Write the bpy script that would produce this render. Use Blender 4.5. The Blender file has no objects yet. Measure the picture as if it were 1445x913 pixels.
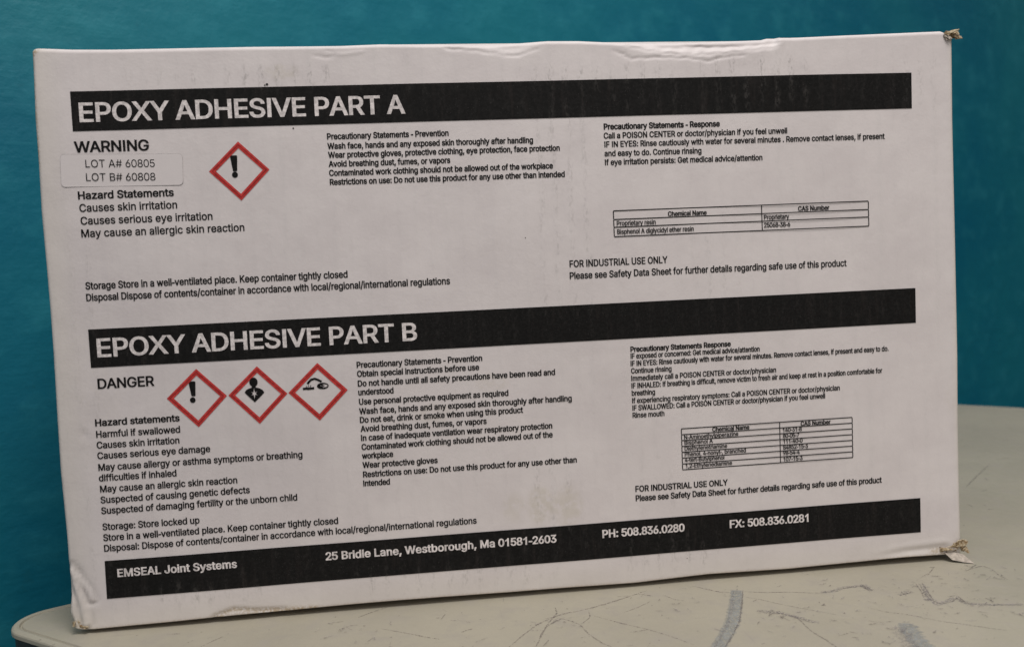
import bpy, math, random
import numpy as np
from mathutils import Matrix, Vector
from mathutils.geometry import tessellate_polygon, delaunay_2d_cdt

S = bpy.context.scene
C = S.collection

# ------------------------------------------------------------------ camera
# Millimetre frame of the box front: x to the right, z up, y away; zero is the top left of the upper black bar.
Z0 = 970.0                                   # height of that zero above the floor, mm
cam = bpy.data.cameras.new('camera')
cam_o = bpy.data.objects.new('camera', cam); C.objects.link(cam_o); S.camera = cam_o
right = Vector((0.99279387, -0.11073853, -0.04579639)).normalized()
fwd = Vector((0.10809749, 0.99252725, -0.05660908)); fwd = (fwd - right * fwd.dot(right)).normalized()
up = right.cross(fwd)
M = Matrix((right, up, -fwd)).transposed().to_4x4()
M.translation = Vector((0.13372163, -0.37976174, -0.08125901 + Z0 / 1000))
cam_o.matrix_world = M
cam.sensor_width = 36.0; cam.lens = 36.0 * 1250 / 1445; cam.sensor_fit = 'HORIZONTAL'
cam.clip_start = 0.01; cam.clip_end = 60
cam.dof.use_dof = True; cam.dof.focus_distance = 0.392; cam.dof.aperture_fstop = 11.0

# ------------------------------------------------------------------ light
w = bpy.data.worlds.new('World'); S.world = w; w.use_nodes = True
bg = w.node_tree.nodes['Background']
# a dim room: open and bright to the left and behind the camera, dark to the right and at floor level
wt = w.node_tree
gtc = wt.nodes.new('ShaderNodeTexCoord'); gdot = wt.nodes.new('ShaderNodeVectorMath'); gdot.operation = 'DOT_PRODUCT'
gdot.inputs[1].default_value = (-0.22, -0.30, 0.93); wt.links.new(gtc.outputs['Generated'], gdot.inputs[0])
gmr = wt.nodes.new('ShaderNodeMapRange'); wt.links.new(gdot.outputs['Value'], gmr.inputs[0])
gmr.inputs[1].default_value = 0.0; gmr.inputs[2].default_value = 0.95; gmr.inputs[3].default_value = 0.01; gmr.inputs[4].default_value = 1.0
wt.links.new(gmr.outputs[0], bg.inputs[1]); bg.inputs[0].default_value = (1.0, 0.99, 0.985, 1)
def area(name, loc, target, size, power, color):
    l = bpy.data.lights.new(name, 'AREA'); l.energy = power; l.size = size; l.color = color; l.shape = 'DISK'
    o = bpy.data.objects.new(name, l); C.objects.link(o); o.location = loc
    o.rotation_euler = (Vector(target) - Vector(loc)).to_track_quat('-Z', 'Y').to_euler()
    return o
area('ceiling_lamp', (0.29, -0.47, 1.92), (0.22, 0.0, 0.87), 0.45, 9.9, (1.0, 0.965, 0.92))
S.view_settings.view_transform = 'Standard'; S.view_settings.look = 'None'
S.view_settings.exposure = 0.0; S.view_settings.gamma = 1.0
S.cycles.use_denoising = True

# ------------------------------------------------------------------ helpers
def P(x, y, z): return (x / 1000, y / 1000, (Z0 + z) / 1000)
def link(name, verts, faces, mats, parent=None, root=Vector((0, 0, 0)), smooth=False, mi=None):
    me = bpy.data.meshes.new(name)
    r = np.array(root, float)
    vv = np.asarray(verts, float).reshape(-1, 3) - r
    me.from_pydata(vv.tolist(), [], [list(map(int, f)) for f in faces])
    for m in (mats if isinstance(mats, (list, tuple)) else [mats]): me.materials.append(m)
    if mi is not None: me.polygons.foreach_set('material_index', np.asarray(mi, np.int32))
    if smooth: me.polygons.foreach_set('use_smooth', np.ones(len(me.polygons), bool))
    me.update()
    o = bpy.data.objects.new(name, me); C.objects.link(o)
    if parent is not None: o.parent = parent
    else: o.location = root
    return o
def fattr(o, name, vals):
    a = o.data.attributes.new(name, 'FLOAT', 'POINT'); a.data.foreach_set('value', np.asarray(vals, np.float32))
def sstep(a, b, x):
    t = np.clip((np.asarray(x, float) - a) / (b - a), 0, 1); return t * t * (3 - 2 * t)
def pdist(x, z, poly):
    x = np.asarray(x, float); z = np.asarray(z, float); best = np.full(np.broadcast(x, z).shape, 1e9)
    for (ax, az), (bx, bz) in zip(poly[:-1], poly[1:]):
        dx, dz = bx - ax, bz - az
        t = np.clip(((x - ax) * dx + (z - az) * dz) / (dx * dx + dz * dz), 0, 1)
        best = np.minimum(best, np.hypot(x - ax - t * dx, z - az - t * dz))
    return best
def gauss(d, w): return np.exp(-(d / w) ** 2)

class N:
    def __init__(s, name):
        s.m = bpy.data.materials.new(name); s.m.use_nodes = True
        s.t = s.m.node_tree; s.b = s.t.nodes['Principled BSDF']; s.out = s.t.nodes['Material Output']
    def n(s, typ, **kw):
        d = s.t.nodes.new(typ)
        for k, v in kw.items():
            if k.startswith('i_'):
                k = k[2:]; k = int(k) if k.isdigit() else k.replace('_', ' ')
                s.put(d.inputs[k], v)
            else: setattr(d, k, v)
        return d
    def put(s, sock, v):
        if isinstance(v, bpy.types.NodeSocket): s.t.links.new(v, sock)
        else: sock.default_value = v
    def math(s, op, a, b=0.0, c=0.0, clamp=False):
        d = s.t.nodes.new('ShaderNodeMath'); d.operation = op; d.use_clamp = clamp
        s.put(d.inputs[0], a); s.put(d.inputs[1], b)
        if op in ('MULTIPLY_ADD',): s.put(d.inputs[2], c)
        return d.outputs[0]
    def mix(s, f, a, b):
        d = s.t.nodes.new('ShaderNodeMix'); d.data_type = 'RGBA'
        s.put(d.inputs[0], f)
        s.put(d.inputs[6], a if isinstance(a, bpy.types.NodeSocket) else (*a, 1)); s.put(d.inputs[7], b if isinstance(b, bpy.types.NodeSocket) else (*b, 1))
        return d.outputs[2]
    def coord(s, scale=(1, 1, 1), loc=(0, 0, 0), rot=(0, 0, 0)):
        tc = s.t.nodes.new('ShaderNodeTexCoord'); mp = s.t.nodes.new('ShaderNodeMapping')
        mp.inputs['Scale'].default_value = scale; mp.inputs['Location'].default_value = loc; mp.inputs['Rotation'].default_value = rot
        s.t.links.new(tc.outputs['Object'], mp.inputs[0]); return mp.outputs[0]
    def noise(s, vec, scale, detail=3.0, rough=0.55):
        d = s.t.nodes.new('ShaderNodeTexNoise'); s.put(d.inputs['Vector'], vec)
        d.inputs['Scale'].default_value = scale; d.inputs['Detail'].default_value = detail; d.inputs['Roughness'].default_value = rough
        return d.outputs[0]
    def ramp(s, v, a, b, lo=0.0, hi=1.0):
        d = s.t.nodes.new('ShaderNodeMapRange'); d.interpolation_type = 'SMOOTHSTEP'
        s.put(d.inputs[0], v); d.inputs[1].default_value = a; d.inputs[2].default_value = b
        d.inputs[3].default_value = lo; d.inputs[4].default_value = hi
        return d.outputs[0]
    def attr(s, name):
        d = s.t.nodes.new('ShaderNodeAttribute'); d.attribute_name = name; return d.outputs['Fac']
    def bump(s, h, strength, dist):
        d = s.t.nodes.new('ShaderNodeBump'); d.inputs['Strength'].default_value = strength
        d.inputs['Distance'].default_value = dist; s.put(d.inputs['Height'], h)
        s.t.links.new(d.outputs[0], s.b.inputs['Normal'])
    def base(s, c, rough=0.6, spec=0.4):
        s.put(s.b.inputs['Base Color'], c if isinstance(c, bpy.types.NodeSocket) else (*c, 1))
        s.put(s.b.inputs['Roughness'], rough); s.b.inputs['Specular IOR Level'].default_value = spec
        return s.m

# ------------------------------------------------------------------ materials
def flutes(k):
    """scuffs that sit on the ridges of the corrugation, 6.7 mm apart: 0..1"""
    tc = k.coord((1000, 1000, 1000))
    sx = k.n('ShaderNodeSeparateXYZ', i_0=tc).outputs[0]
    wob = k.math('MULTIPLY', k.math('SUBTRACT', k.noise(tc, 0.09, 2), 0.5), 3.0)
    ph = k.math('MULTIPLY', k.math('ADD', sx, wob), 2 * math.pi / 6.7)
    c = k.math('MULTIPLY_ADD', k.math('COSINE', ph), 0.5, 0.5)
    ridge = k.math('POWER', c, 2.5)
    st = k.noise(k.coord((1000, 1000, 450)), 0.9, 4, 0.7)
    return ridge, k.ramp(st, 0.44, 0.64), k.ramp(k.noise(k.coord((1000, 1000, 600)), 0.18, 3, 0.6), 0.32, 0.6)

def paper_material():
    k = N('white_coated_cardboard')
    ridge, speck, blot = flutes(k)
    tc = k.coord((1000, 1000, 1000))
    mott = k.noise(tc, 0.05, 5, 0.6)
    fine = k.noise(tc, 1.6, 3, 0.6)
    col = k.mix(k.ramp(mott, 0.3, 0.7), (0.620, 0.562, 0.560), (0.668, 0.610, 0.604))
    col = k.mix(k.math('MULTIPLY', k.ramp(fine, 0.35, 0.75), 0.10), col, (0.5, 0.47, 0.46))
    # faint streaks along every ridge
    col = k.mix(k.math('MULTIPLY', k.math('MULTIPLY', ridge, k.ramp(k.noise(k.coord((1000, 1000, 60)), 0.11, 3), 0.45, 0.7)), 0.10), col, (0.52, 0.5, 0.49))
    g = k.math('MULTIPLY', k.math('MULTIPLY', k.math('MULTIPLY', k.math('MULTIPLY_ADD', ridge, 0.85, 0.15), speck), blot), k.attr('grime'), clamp=True)
    col = k.mix(k.math('MULTIPLY', g, 0.44), col, (0.22, 0.20, 0.19))
    st = k.math('MULTIPLY', k.attr('stain'), k.ramp(k.noise(tc, 0.35, 4, 0.6), 0.3, 0.6))
    col = k.mix(k.math('MULTIPLY', st, 0.34), col, (0.45, 0.40, 0.29))
    kf = k.math('MULTIPLY', k.attr('kraft_and_gap_shade'), k.ramp(k.noise(tc, 0.9, 4, 0.65), 0.38, 0.58), clamp=True)
    col = k.mix(kf, col, (0.30, 0.20, 0.10))
    col = k.mix(k.math('MULTIPLY', k.attr('old'), 0.6), col, (0.60, 0.555, 0.475))
    h = k.math('ADD', k.math('MULTIPLY', k.noise(tc, 0.9, 4, 0.6), 0.35), k.math('ADD', k.math('MULTIPLY', ridge, 0.22), k.math('MULTIPLY', k.noise(tc, 0.08, 3), 1.6)))
    k.bump(h, 0.5, 0.0003)
    return k.base(col, 0.52, 0.35)

def ink_material(name, c, scuffed=False):
    k = N(name)
    tc = k.coord((1000, 1000, 1000))
    col = k.mix(k.ramp(k.noise(tc, 0.8, 3), 0.35, 0.7), tuple(v * 0.82 for v in c), tuple(v * 1.25 for v in c))
    if scuffed:
        ridge, speck, blot = flutes(k)
        g = k.math('MULTIPLY', k.math('MULTIPLY', k.math('MULTIPLY', ridge, speck), blot), k.attr('grime'), clamp=True)
        col = k.mix(k.math('MULTIPLY', g, 0.06), col, (0.42, 0.38, 0.36))
        col = k.mix(k.math('MULTIPLY', k.ramp(k.noise(k.coord((1000, 1000, 120)), 0.35, 4, 0.65), 0.5, 0.75), 0.025), col, (0.3, 0.22, 0.2))
        col = k.mix(k.math('MULTIPLY', k.ramp(k.noise(tc, 2.4, 2), 0.66, 0.75), 0.16), col, (0.3, 0.28, 0.27))
        k.bump(k.math('ADD', k.math('MULTIPLY', k.noise(tc, 0.9, 4), 0.35), k.math('MULTIPLY', ridge, 0.2)), 0.4, 0.0003)
    return k.base(col, 0.6, 0.08)

def kraft_material():
    k = N('torn_kraft_fibre')
    tc = k.coord((1000, 1000, 1000))
    col = k.mix(k.ramp(k.noise(tc, 0.7, 4, 0.7), 0.35, 0.65), (0.20, 0.125, 0.06), (0.52, 0.43, 0.30))
    k.bump(k.noise(tc, 2.5, 4), 0.8, 0.0004)
    return k.base(col, 0.85, 0.2)

def wall_material():
    k = N('teal_gloss_paint')
    tc = k.coord((1, 1, 1))
    big = k.noise(tc, 3.2, 4, 0.6)
    mid = k.noise(k.coord((1, 1, 1.3)), 30.0, 5, 0.62)
    streak = k.noise(k.coord((1.4, 1.4, 34), rot=(0, 0.05, 0)), 2.2, 4, 0.6)
    col = k.mix(k.ramp(big, 0.3, 0.72), (0.0035, 0.118, 0.190), (0.008, 0.165, 0.210))
    col = k.mix(k.math('MULTIPLY', k.ramp(mid, 0.46, 0.72), 0.42), col, (0.025, 0.22, 0.28))
    col = k.mix(k.math('MULTIPLY', k.ramp(streak, 0.66, 0.74), 0.30), col, (0.04, 0.25, 0.32))
    col = k.mix(k.math('MULTIPLY', k.ramp(k.noise(tc, 60, 3), 0.68, 0.74), 0.5), col, (0.008, 0.12, 0.17))
    h = k.math('ADD', k.math('MULTIPLY', mid, 1.0), k.math('ADD', k.math('MULTIPLY', streak, 0.35), k.math('MULTIPLY', k.noise(tc, 130, 3), 0.25)))
    k.bump(h, 0.25, 0.004)
    return k.base(col, k.ramp(big, 0.3, 0.7, 0.36, 0.48), 0.3)

def table_material():
    k = N('cream_painted_top')
    tc = k.coord((1000, 1000, 1000))
    big = k.noise(tc, 0.012, 4, 0.6); mid = k.noise(tc, 0.09, 5, 0.62); fine = k.noise(tc, 1.3, 4, 0.65)
    col = k.mix(k.ramp(big, 0.32, 0.68), (0.335, 0.305, 0.243), (0.375, 0.341, 0.270))
    col = k.mix(k.math('MULTIPLY', k.ramp(mid, 0.45, 0.72), 0.45), col, (0.312, 0.280, 0.248))
    col = k.mix(k.math('MULTIPLY', k.ramp(fine, 0.53, 0.72), 0.34), col, (0.27, 0.245, 0.205))
    # hair scratches in two directions, in patches
    def hair(sc, rot, lo, hi): return k.ramp(k.noise(k.coord(sc, rot=rot), 1.0, 3, 0.6), lo, hi)
    patch = k.ramp(k.noise(tc, 0.03, 3), 0.45, 0.62)
    col = k.mix(k.math('MULTIPLY', k.math('MULTIPLY', hair((40, 1300, 1), (0, 0, 0.5), 0.63, 0.70), patch), 0.5), col, (0.25, 0.22, 0.19))
    col = k.mix(k.math('MULTIPLY', hair((1100, 30, 1), (0, 0, 0.35), 0.66, 0.72), 0.35), col, (0.27, 0.24, 0.21))
    k.bump(k.math('ADD', k.math('MULTIPLY', mid, 1.0), k.math('MULTIPLY', fine, 0.3)), 0.35, 0.0005)
    return k.base(col, k.ramp(mid, 0.3, 0.7, 0.42, 0.58), 0.45)

def mark_material(name, c, lo, hi, scale=1.0, amount=1.0):
    """worn-on marks: broken up by noise so that the paint below shows through"""
    k = N(name)
    tc = k.coord((1000, 1000, 1000))
    f = k.math('MULTIPLY', k.math('MULTIPLY', k.ramp(k.noise(tc, scale, 4, 0.7), lo, hi), k.attr('edge')), amount, clamp=True)
    k.base(k.mix(k.ramp(k.noise(tc, 0.35, 3), 0.35, 0.65), tuple(v * 0.85 for v in c), tuple(v * 1.15 for v in c)), 0.55, 0.4)
    tr = k.n('ShaderNodeBsdfTransparent'); mx = k.n('ShaderNodeMixShader', i_0=f)
    k.t.links.new(tr.outputs[0], mx.inputs[1]); k.t.links.new(k.b.outputs[0], mx.inputs[2]); k.t.links.new(mx.outputs[0], k.out.inputs[0])
    return k.m

PAPER = paper_material()
BLACK = ink_material('black_print', (0.010, 0.0095, 0.0095))
BAR = ink_material('black_printed_bar', (0.0105, 0.010, 0.0098), True)
KNOCK = ink_material('unprinted_white', (0.64, 0.585, 0.575))
RED = ink_material('red_print', (0.50, 0.050, 0.046))
RED_DARK = ink_material('dark_red_print', (0.30, 0.026, 0.024))
KRAFT = kraft_material()
TORN = ink_material('torn_white_liner', (0.42, 0.365, 0.315))
def sticker_material():
    k = N('glossy_sticker_film'); tc = k.coord((1000, 1000, 1000))
    k.bump(k.noise(tc, 0.4, 3), 0.15, 0.0002)
    return k.base(k.mix(k.noise(tc, 0.3, 3), (0.635, 0.578, 0.575), (0.665, 0.61, 0.605)), 0.33, 0.45)
STICK = sticker_material()
STICK_EDGE = ink_material('sticker_edge', (0.44, 0.405, 0.40))

# ------------------------------------------------------------------ wall behind
def wall():
    n = Vector((-0.5, 0.866, 0)); d = Vector((0.866, 0.5, 0))
    base = n * 0.165
    vs, fs = [], []
    for off in (0.0, 0.12):
        for s, z in ((-3, 0.0), (5, 0.0), (5, 3.0), (-3, 3.0)):
            p = base + n * off + d * s; vs.append((p.x, p.y, z))
    fs = [(0, 1, 2, 3), (7, 6, 5, 4), (0, 4, 5, 1), (1, 5, 6, 2), (2, 6, 7, 3), (3, 7, 4, 0)]
    o = link('wall', vs, fs, wall_material()); o['kind'] = 'structure'
    o['label'] = 'glossy teal painted wall behind the box and the table'
wall()

# ------------------------------------------------------------------ table
TT = -223.2                                   # table top in the box frame, mm
FINE = [ [(41.8, -25.1), (46.1, -19.2), (49.9, -15.1)], [(103.2, -7.4), (109.5, -2.2), (115.2, 1.5)], [(90.5, -11.4), (97.3, -10.4)], [(96.0, -19.5), (100.1, -15.7), (103.7, -15.6)], [(98.9, -16.6), (101.6, -20.7)], [(113.5, -21.8), (124.7, -29.4), (133.2, -35.7), (136.6, -37.5)], [(108.6, -34.1), (110.7, -29.7)], [(26.8, -7.9), (30.8, -8.4)], [(162.3, -51.7), (168.7, -41.8), (176.4, -31.6), (184.7, -25.1), (189.1, -22.9), (194.3, -21.9), (203.3, -18.5), (212.9, -13.9), (223.8, -8.1), (229.0, -5.0)], [(172.5, -53.9), (177.7, -38.9), (181.3, -30.7), (186.0, -22.2), (186.2, -15.6)], [(179.5, -27.1), (183.8, -25.6), (189.5, -30.5), (193.0, -35.4), (194.6, -45.6), (198.0, -54.9), (201.4, -60.3)], [(199.8, -27.6), (209.6, -38.2), (218.0, -46.1), (225.0, -54.4), (231.2, -64.1)], [(213.0, -27.4), (219.9, -23.5), (226.9, -17.9)], [(223.8, -8.1), (229.6, -12.4)], [(145.4, -32.6), (150.2, -30.3)], [(179.0, -35.6), (183.8, -30.2), (188.4, -27.1)], [(193.4, -35.5), (198.6, -29.4), (199.1, -23.1)], [(234.2, -11.8), (237.4, -18.5), (241.1, -20.5)], [(249.7, -4.5), (259.7, -15.5)], [(254.8, -11.3), (259.7, -14.6), (263.7, -16.2)], [(269.2, -16.2), (277.1, -19.4), (286.5, -21.0), (299.5, -25.5), (307.5, -24.7)], [(267.3, -22.5), (272.9, -27.2), (276.8, -32.0), (283.5, -38.7), (290.4, -44.6), (294.6, -48.6)], [(266.0, -38.3), (269.0, -41.5), (274.6, -42.8), (278.8, -49.2), (278.1, -60.9), (280.0, -71.0), (280.9, -77.9)], [(271.0, -38.9), (276.0, -40.7)], [(272.7, -46.0), (274.5, -50.5)], [(258.4, -18.4), (260.7, -20.3)], [(291.8, -65.1), (293.9, -67.2)], [(290.2, -70.1), (292.3, -71.1)], [(310.1, -44.6), (314.0, -49.8), (320.9, -54.4), (325.6, -59.0), (329.5, -63.4), (336.0, -67.7), (342.0, -72.4), (347.7, -76.6)], [(303.5, -56.8), (307.6, -59.7), (312.8, -59.5)], [(353.4, -16.0), (362.4, -6.7)], [(348.2, -18.5), (354.6, -14.1)], [(343.3, -23.1), (340.4, -32.2), (337.1, -40.1)], [(346.0, -23.8), (342.3, -34.0), (339.5, -42.6)], [(372.4, -14.7), (377.9, -12.1), (383.4, -10.4), (384.1, -16.1)], [(375.1, -13.0), (381.5, -8.3)], [(384.1, -16.1), (382.1, -23.9), (382.6, -28.4)], [(360.3, -45.6), (361.0, -49.0)], [(346.9, -41.1), (351.5, -40.3), (350.1, -47.7)], [(460.1, 118.0), (482.9, 141.2), (510.5, 168.5)], [(522.0, 178.8), (533.3, 180.7)], [(441.7, 71.2), (445.7, 71.2)], [(567.6, 236.1), (571.4, 234.7)], [(462.2, 106.5), (467.8, 109.1)], [(-29.7, -2.4), (-24.8, -1.0)], [(-20.7, -10.3), (-18.4, -6.5)] ]
ROUGH = [ [(299.7, -24.2), (305.0, -24.8), (311.7, -21.5), (316.9, -21.4), (322.0, -20.5), (320.1, -27.7)], [(319.4, -21.6), (321.0, -26.2)], [(345.3, -25.0), (339.5, -38.7), (338.6, -48.1), (345.3, -45.3), (348.8, -42.9), (349.4, -48.8), (355.8, -52.2), (370.2, -55.6)], [(336.8, -40.7), (338.0, -43.6)], [(328.8, -34.8), (336.6, -32.7)], [(266.2, -37.8), (272.9, -41.2), (277.9, -46.0), (281.8, -52.8), (284.7, -54.6)] ]
SMEAR_A = [(266.5, -14.1), (260.2, -29.4), (252.8, -46.1), (244.4, -59.9), (237.1, -70.6), (232.5, -76.5)]
SMEAR_B = [(316.1, -62.6), (313.1, -70.7), (311.3, -79.7), (310.1, -87.4)]

def rounded(poly, radii, seg=14):
    out = []
    n = len(poly)
    for i in range(n):
        p = Vector(poly[i]); a = (Vector(poly[i - 1]) - p).normalized(); b = (Vector(poly[(i + 1) % n]) - p).normalized()
        ang = a.angle(b); t = radii[i] / math.tan(ang / 2); c = p + (a + b).normalized() * (radii[i] / math.sin(ang / 2))
        s = p + a * t - c; e = p + b * t - c
        tot = s.angle_signed(e)
        for k in range(seg + 1):
            v = s.copy(); v.rotate(Matrix.Rotation(-tot * k / seg, 2)); out.append(c + v)
    return out
def inset(pts, d):
    n = len(pts); out = []
    for i in range(n):
        t = (pts[(i + 1) % n] - pts[i - 1]).normalized(); out.append(pts[i] + Vector((t.y, -t.x)) * d)
    return out
def ribbon(poly, width, rng, jitter, z, ends=0.4, step=1.0):
    pts = [Vector(p) for p in poly]; dense = []
    for a, b in zip(pts[:-1], pts[1:]):
        m = max(2, int((b - a).length / step))
        dense += [a.lerp(b, k / m) for k in range(m)]
    dense.append(pts[-1])
    for _ in range(3): dense = [dense[0]] + [(dense[i - 1] + dense[i] * 2 + dense[i + 1]) / 4 for i in range(1, len(dense) - 1)] + [dense[-1]]
    vs, fs, ed = [], [], []
    m = len(dense)
    for i, p in enumerate(dense):
        t = (dense[min(i + 1, m - 1)] - dense[max(i - 1, 0)]); t = t.normalized() if t.length > 1e-6 else Vector((1, 0))
        nr = Vector((-t.y, t.x)); q = i / (m - 1)
        wd = width * (ends + (1 - ends) * min(1, 5 * min(q, 1 - q))) * (1 + rng.uniform(-jitter, jitter)) / 2
        c = p + nr * rng.uniform(-jitter, jitter) * width * 0.25
        for f, e in ((-1, 0.25), (-0.7, 1), (0.7, 1), (1, 0.25)):
            v = c + nr * wd * f; vs.append((v.x, v.y, z)); ed.append(e)
        if i:
            for j in range(3): b = 4 * (i - 1) + j; fs.append((b, b + 4, b + 5, b + 1))
    return vs, fs, ed
def table():
    rng = random.Random(4)
    A = (-60.0, 23.5); B = (614.0, 414.5); D = (900.0, 130.0); E = (880.0, -717.0)
    base = rounded([A, B, D, E], [17.0, 28.0, 20.0, 20.0])
    root = Vector((0.35, -0.05, (Z0 + TT) / 1000))
    rings = [(5.2, 0.0), (4.5, -0.05), (4.1, -0.75), (3.5, -0.75), (3.1, 0.1), (2.2, 0.3), (1.0, 0.1), (0.25, -0.5), (0, -1.1), (0, -2.6), (0.5, -3.1), (6.0, -3.2)]
    vs, fs, mi, ed = [], [], [], []
    n = len(base)
    for ins, dz in rings:
        for p in inset(base, ins): vs.append(P(p.x, p.y, TT + dz)); ed.append(1)
    for r in range(len(rings) - 1):
        for i in range(n): fs.append((r * n + i, r * n + (i + 1) % n, (r + 1) * n + (i + 1) % n, (r + 1) * n + i)); mi.append(0)
    fs.append(list(range(n))[::-1]); mi.append(0)
    # scratches and rubbed-on marks, part of the top's own surface
    lay = [0]
    def mark(poly, width, jitter, m, ends=0.4, step=1.0):
        lay[0] += 1
        v, f, e = ribbon(poly, width, rng, jitter, 0.03 + 0.0006 * lay[0], ends, step)
        o = len(vs)
        vs.extend(P(x, y, TT + z) for x, y, z in v); ed.extend(e)
        fs.extend([tuple(q + o for q in face) for face in f]); mi.extend([m] * len(f))
    for l in FINE: mark(l, rng.uniform(0.45, 0.8), 0.6, 1)
    for l in ROUGH:
        mark(l, 3.0, 0.25, 2, 0.7)
        mark([(x + rng.uniform(-1.2, 1.2), y + rng.uniform(-1.2, 1.2)) for x, y in l], 0.55, 0.9, 1); mark([(x + rng.uniform(-1.5, 1.5), y + rng.uniform(-1.5, 1.5)) for x, y in l], 1.6, 0.9, 2)
    mark(SMEAR_A + [(226, -88), (218, -100)], 6.2, 0.10, 3, 0.9)
    mark([(x + 2.6, y - 0.4) for x, y in SMEAR_A], 0.8, 0.5, 1); mark([(x - 1.6, y) for x, y in SMEAR_A], 1.3, 0.5, 2)
    mark(SMEAR_B + [(307, -100)], 8.0, 0.25, 3, 0.8)
    mark([(x - 4.5, y - 3) for x, y in SMEAR_B], 6.0, 0.4, 2, 0.8)
    for k in range(430):                       # short stray scratches and specks over the worn middle
        x = rng.uniform(-20, 520); y = rng.uniform(-100, -2) if x < 390 else rng.uniform(-110, 260)
        a = rng.gauss(0.55, 0.7); L = rng.choice((0.6, 0.6, 0.9, 1.2, 2, 3, 6))
        pts = [(x, y)]
        for j in range(3): a += rng.uniform(-.1, .1); pts.append((pts[-1][0] + L / 3 * math.cos(a), pts[-1][1] + L / 3 * math.sin(a)))
        mark(pts, rng.uniform(0.3, 0.75), 0.5, 1 if rng.random() < 0.5 else 2, 0.4, 0.4)
    for cx, cy, sp, cnt in ((341, -24, 9, 26), (272, -48, 9, 22), (186, -33, 7, 16), (350, -50, 9, 22), (304, -72, 9, 18), (366, -58, 12, 20), (376, -22, 9, 16), (100, -24, 9, 14), (322, -36, 12, 20), (236, -24, 10, 12)):
        for k in range(cnt):                   # little nicks that gather where the top was knocked
            x, y = rng.gauss(cx, sp), rng.gauss(cy, sp * 0.7); a = rng.gauss(-0.4, 0.9); L = rng.uniform(0.8, 4.5)
            mark([(x, y), (x + L / 2 * math.cos(a), y + L / 2 * math.sin(a)), (x + L * math.cos(a + .2), y + L * math.sin(a + .2))], rng.uniform(0.4, 1.1), 0.6, 1 if rng.random() < 0.45 else 2, 0.3, 0.4)
    root_o = bpy.data.objects.new('worn_table', None); C.objects.link(root_o); root_o.location = root
    root_o['label'] = 'worn cream table with scratched top, rounded corner and dark edge, under the box'; root_o['category'] = 'table'
    mats = [table_material(), mark_material('dark_scratch', (0.17, 0.14, 0.135), 0.40, 0.56, 1.1, 0.55),
            mark_material('grey_scuff', (0.30, 0.275, 0.27), 0.40, 0.66, 1.0, 0.5), mark_material('blue_grey_rub', (0.30, 0.315, 0.315), 0.25, 0.66, 0.8, 0.7)]
    top = link('tabletop', vs, fs, mats, root_o, root, mi=mi); fattr(top, 'edge', ed)
    vs, fs = [], []
    for ins, dz in ((1.6, -3.15), (1.2, -4.0), (1.2, -24.0), (2.0, -25.0), (60, -25.2)):
        for p in inset(base, ins): vs.append(P(p.x, p.y, TT + dz))
    for r in range(4):
        for i in range(n): fs.append((r * n + i, r * n + (i + 1) % n, (r + 1) * n + (i + 1) % n, (r + 1) * n + i))
    fs.append([4 * n + i for i in range(n)])
    k = N('dark_edge_board'); tc = k.coord((1000, 1000, 1000))
    band = link('edge_band', vs, fs, k.base(k.mix(k.noise(tc, 0.3, 4), (0.016, 0.016, 0.017), (0.05, 0.048, 0.045)), 0.5), root_o, root)
    band['label'] = 'dark band under the rim of the table top'
table()

# ------------------------------------------------------------------ the box
TOP = [(-12.03, 17.76), (1.51, 17.07), (17.67, 16.78), (45.74, 16.76), (73.73, 16.81), (108.55, 16.51), (124.94, 16.87), (141.74, 16.46), (170.74, 16.01), (196.0, 17.06), (209.2, 16.84), (226.98, 15.79), (254.12, 15.57), (292.06, 16.11), (293.82, 16.72), (305.5, 16.53), (330.1, 17.27), (374.87, 18.32), (380.25, 16.23)]
LEFT = [(-13.85, 14.34), (-13.91, 8.73), (-14.53, -9.93), (-14.56, -28.77), (-14.89, -48.0), (-14.6, -67.06), (-14.41, -86.28), (-14.44, -105.44), (-14.91, -134.95), (-15.13, -155.16), (-14.54, -180.55), (-14.56, -201.12), (-14.45, -206.29), (-15.37, -216.44), (-14.14, -220.16)]
RIGHT = [(380.19, 12.97), (379.89, -20.88), (380.1, -63.02), (380.22, -95.46), (380.45, -128.2), (380.21, -160.13), (380.07, -183.19), (380.08, -215.12), (380.06, -218.3)]
BOTTOM = [(-14.14, -220.16), (-10.19, -221.43), (24.59, -221.09), (42.88, -220.81), (71.39, -220.79), (100.33, -220.52), (121.3, -220.46), (137.83, -220.58), (167.88, -221.0), (194.07, -221.06), (225.05, -221.49), (258.73, -220.52), (295.58, -221.19), (330.82, -220.78), (352.74, -220.32), (361.51, -220.47), (372.66, -220.61)]

CREASE_L = [(152.6, 14.4), (164, 13.4), (173.6, 11.9), (180.2, 10.6), (186.3, 11.9), (191.9, 14.0)]
CREASE_1 = [(226.5, 15.4), (236.7, 12.5), (247.6, 10.6), (261.8, 9.6), (276.2, 10.4), (298.2, 12.4)]
CREASE_2 = [(225.1, 12.2), (231.8, 8.6), (244.4, 9.0), (258.6, 8.4), (265.9, 6.8), (273, 8.4), (282.6, 9.3)]
CREASE_3 = [(255, 13.9), (268, 13.2), (283, 13.0), (298.3, 14.1)]
CRUMPLE = [(-13.2, -196), (-11.0, -206), (-9.9, -211.5), (-9.2, -219)]
CRUMPLE_2 = [(-11.5, -198), (-7.5, -205), (-6.0, -209)]
DENT = [(334, -219.5), (352, -217.4), (372, -216.6)]
TEAR = [(43, -220.2), (50.9, -217.8), (61.1, -219.2), (72.1, -219.8)]
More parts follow.
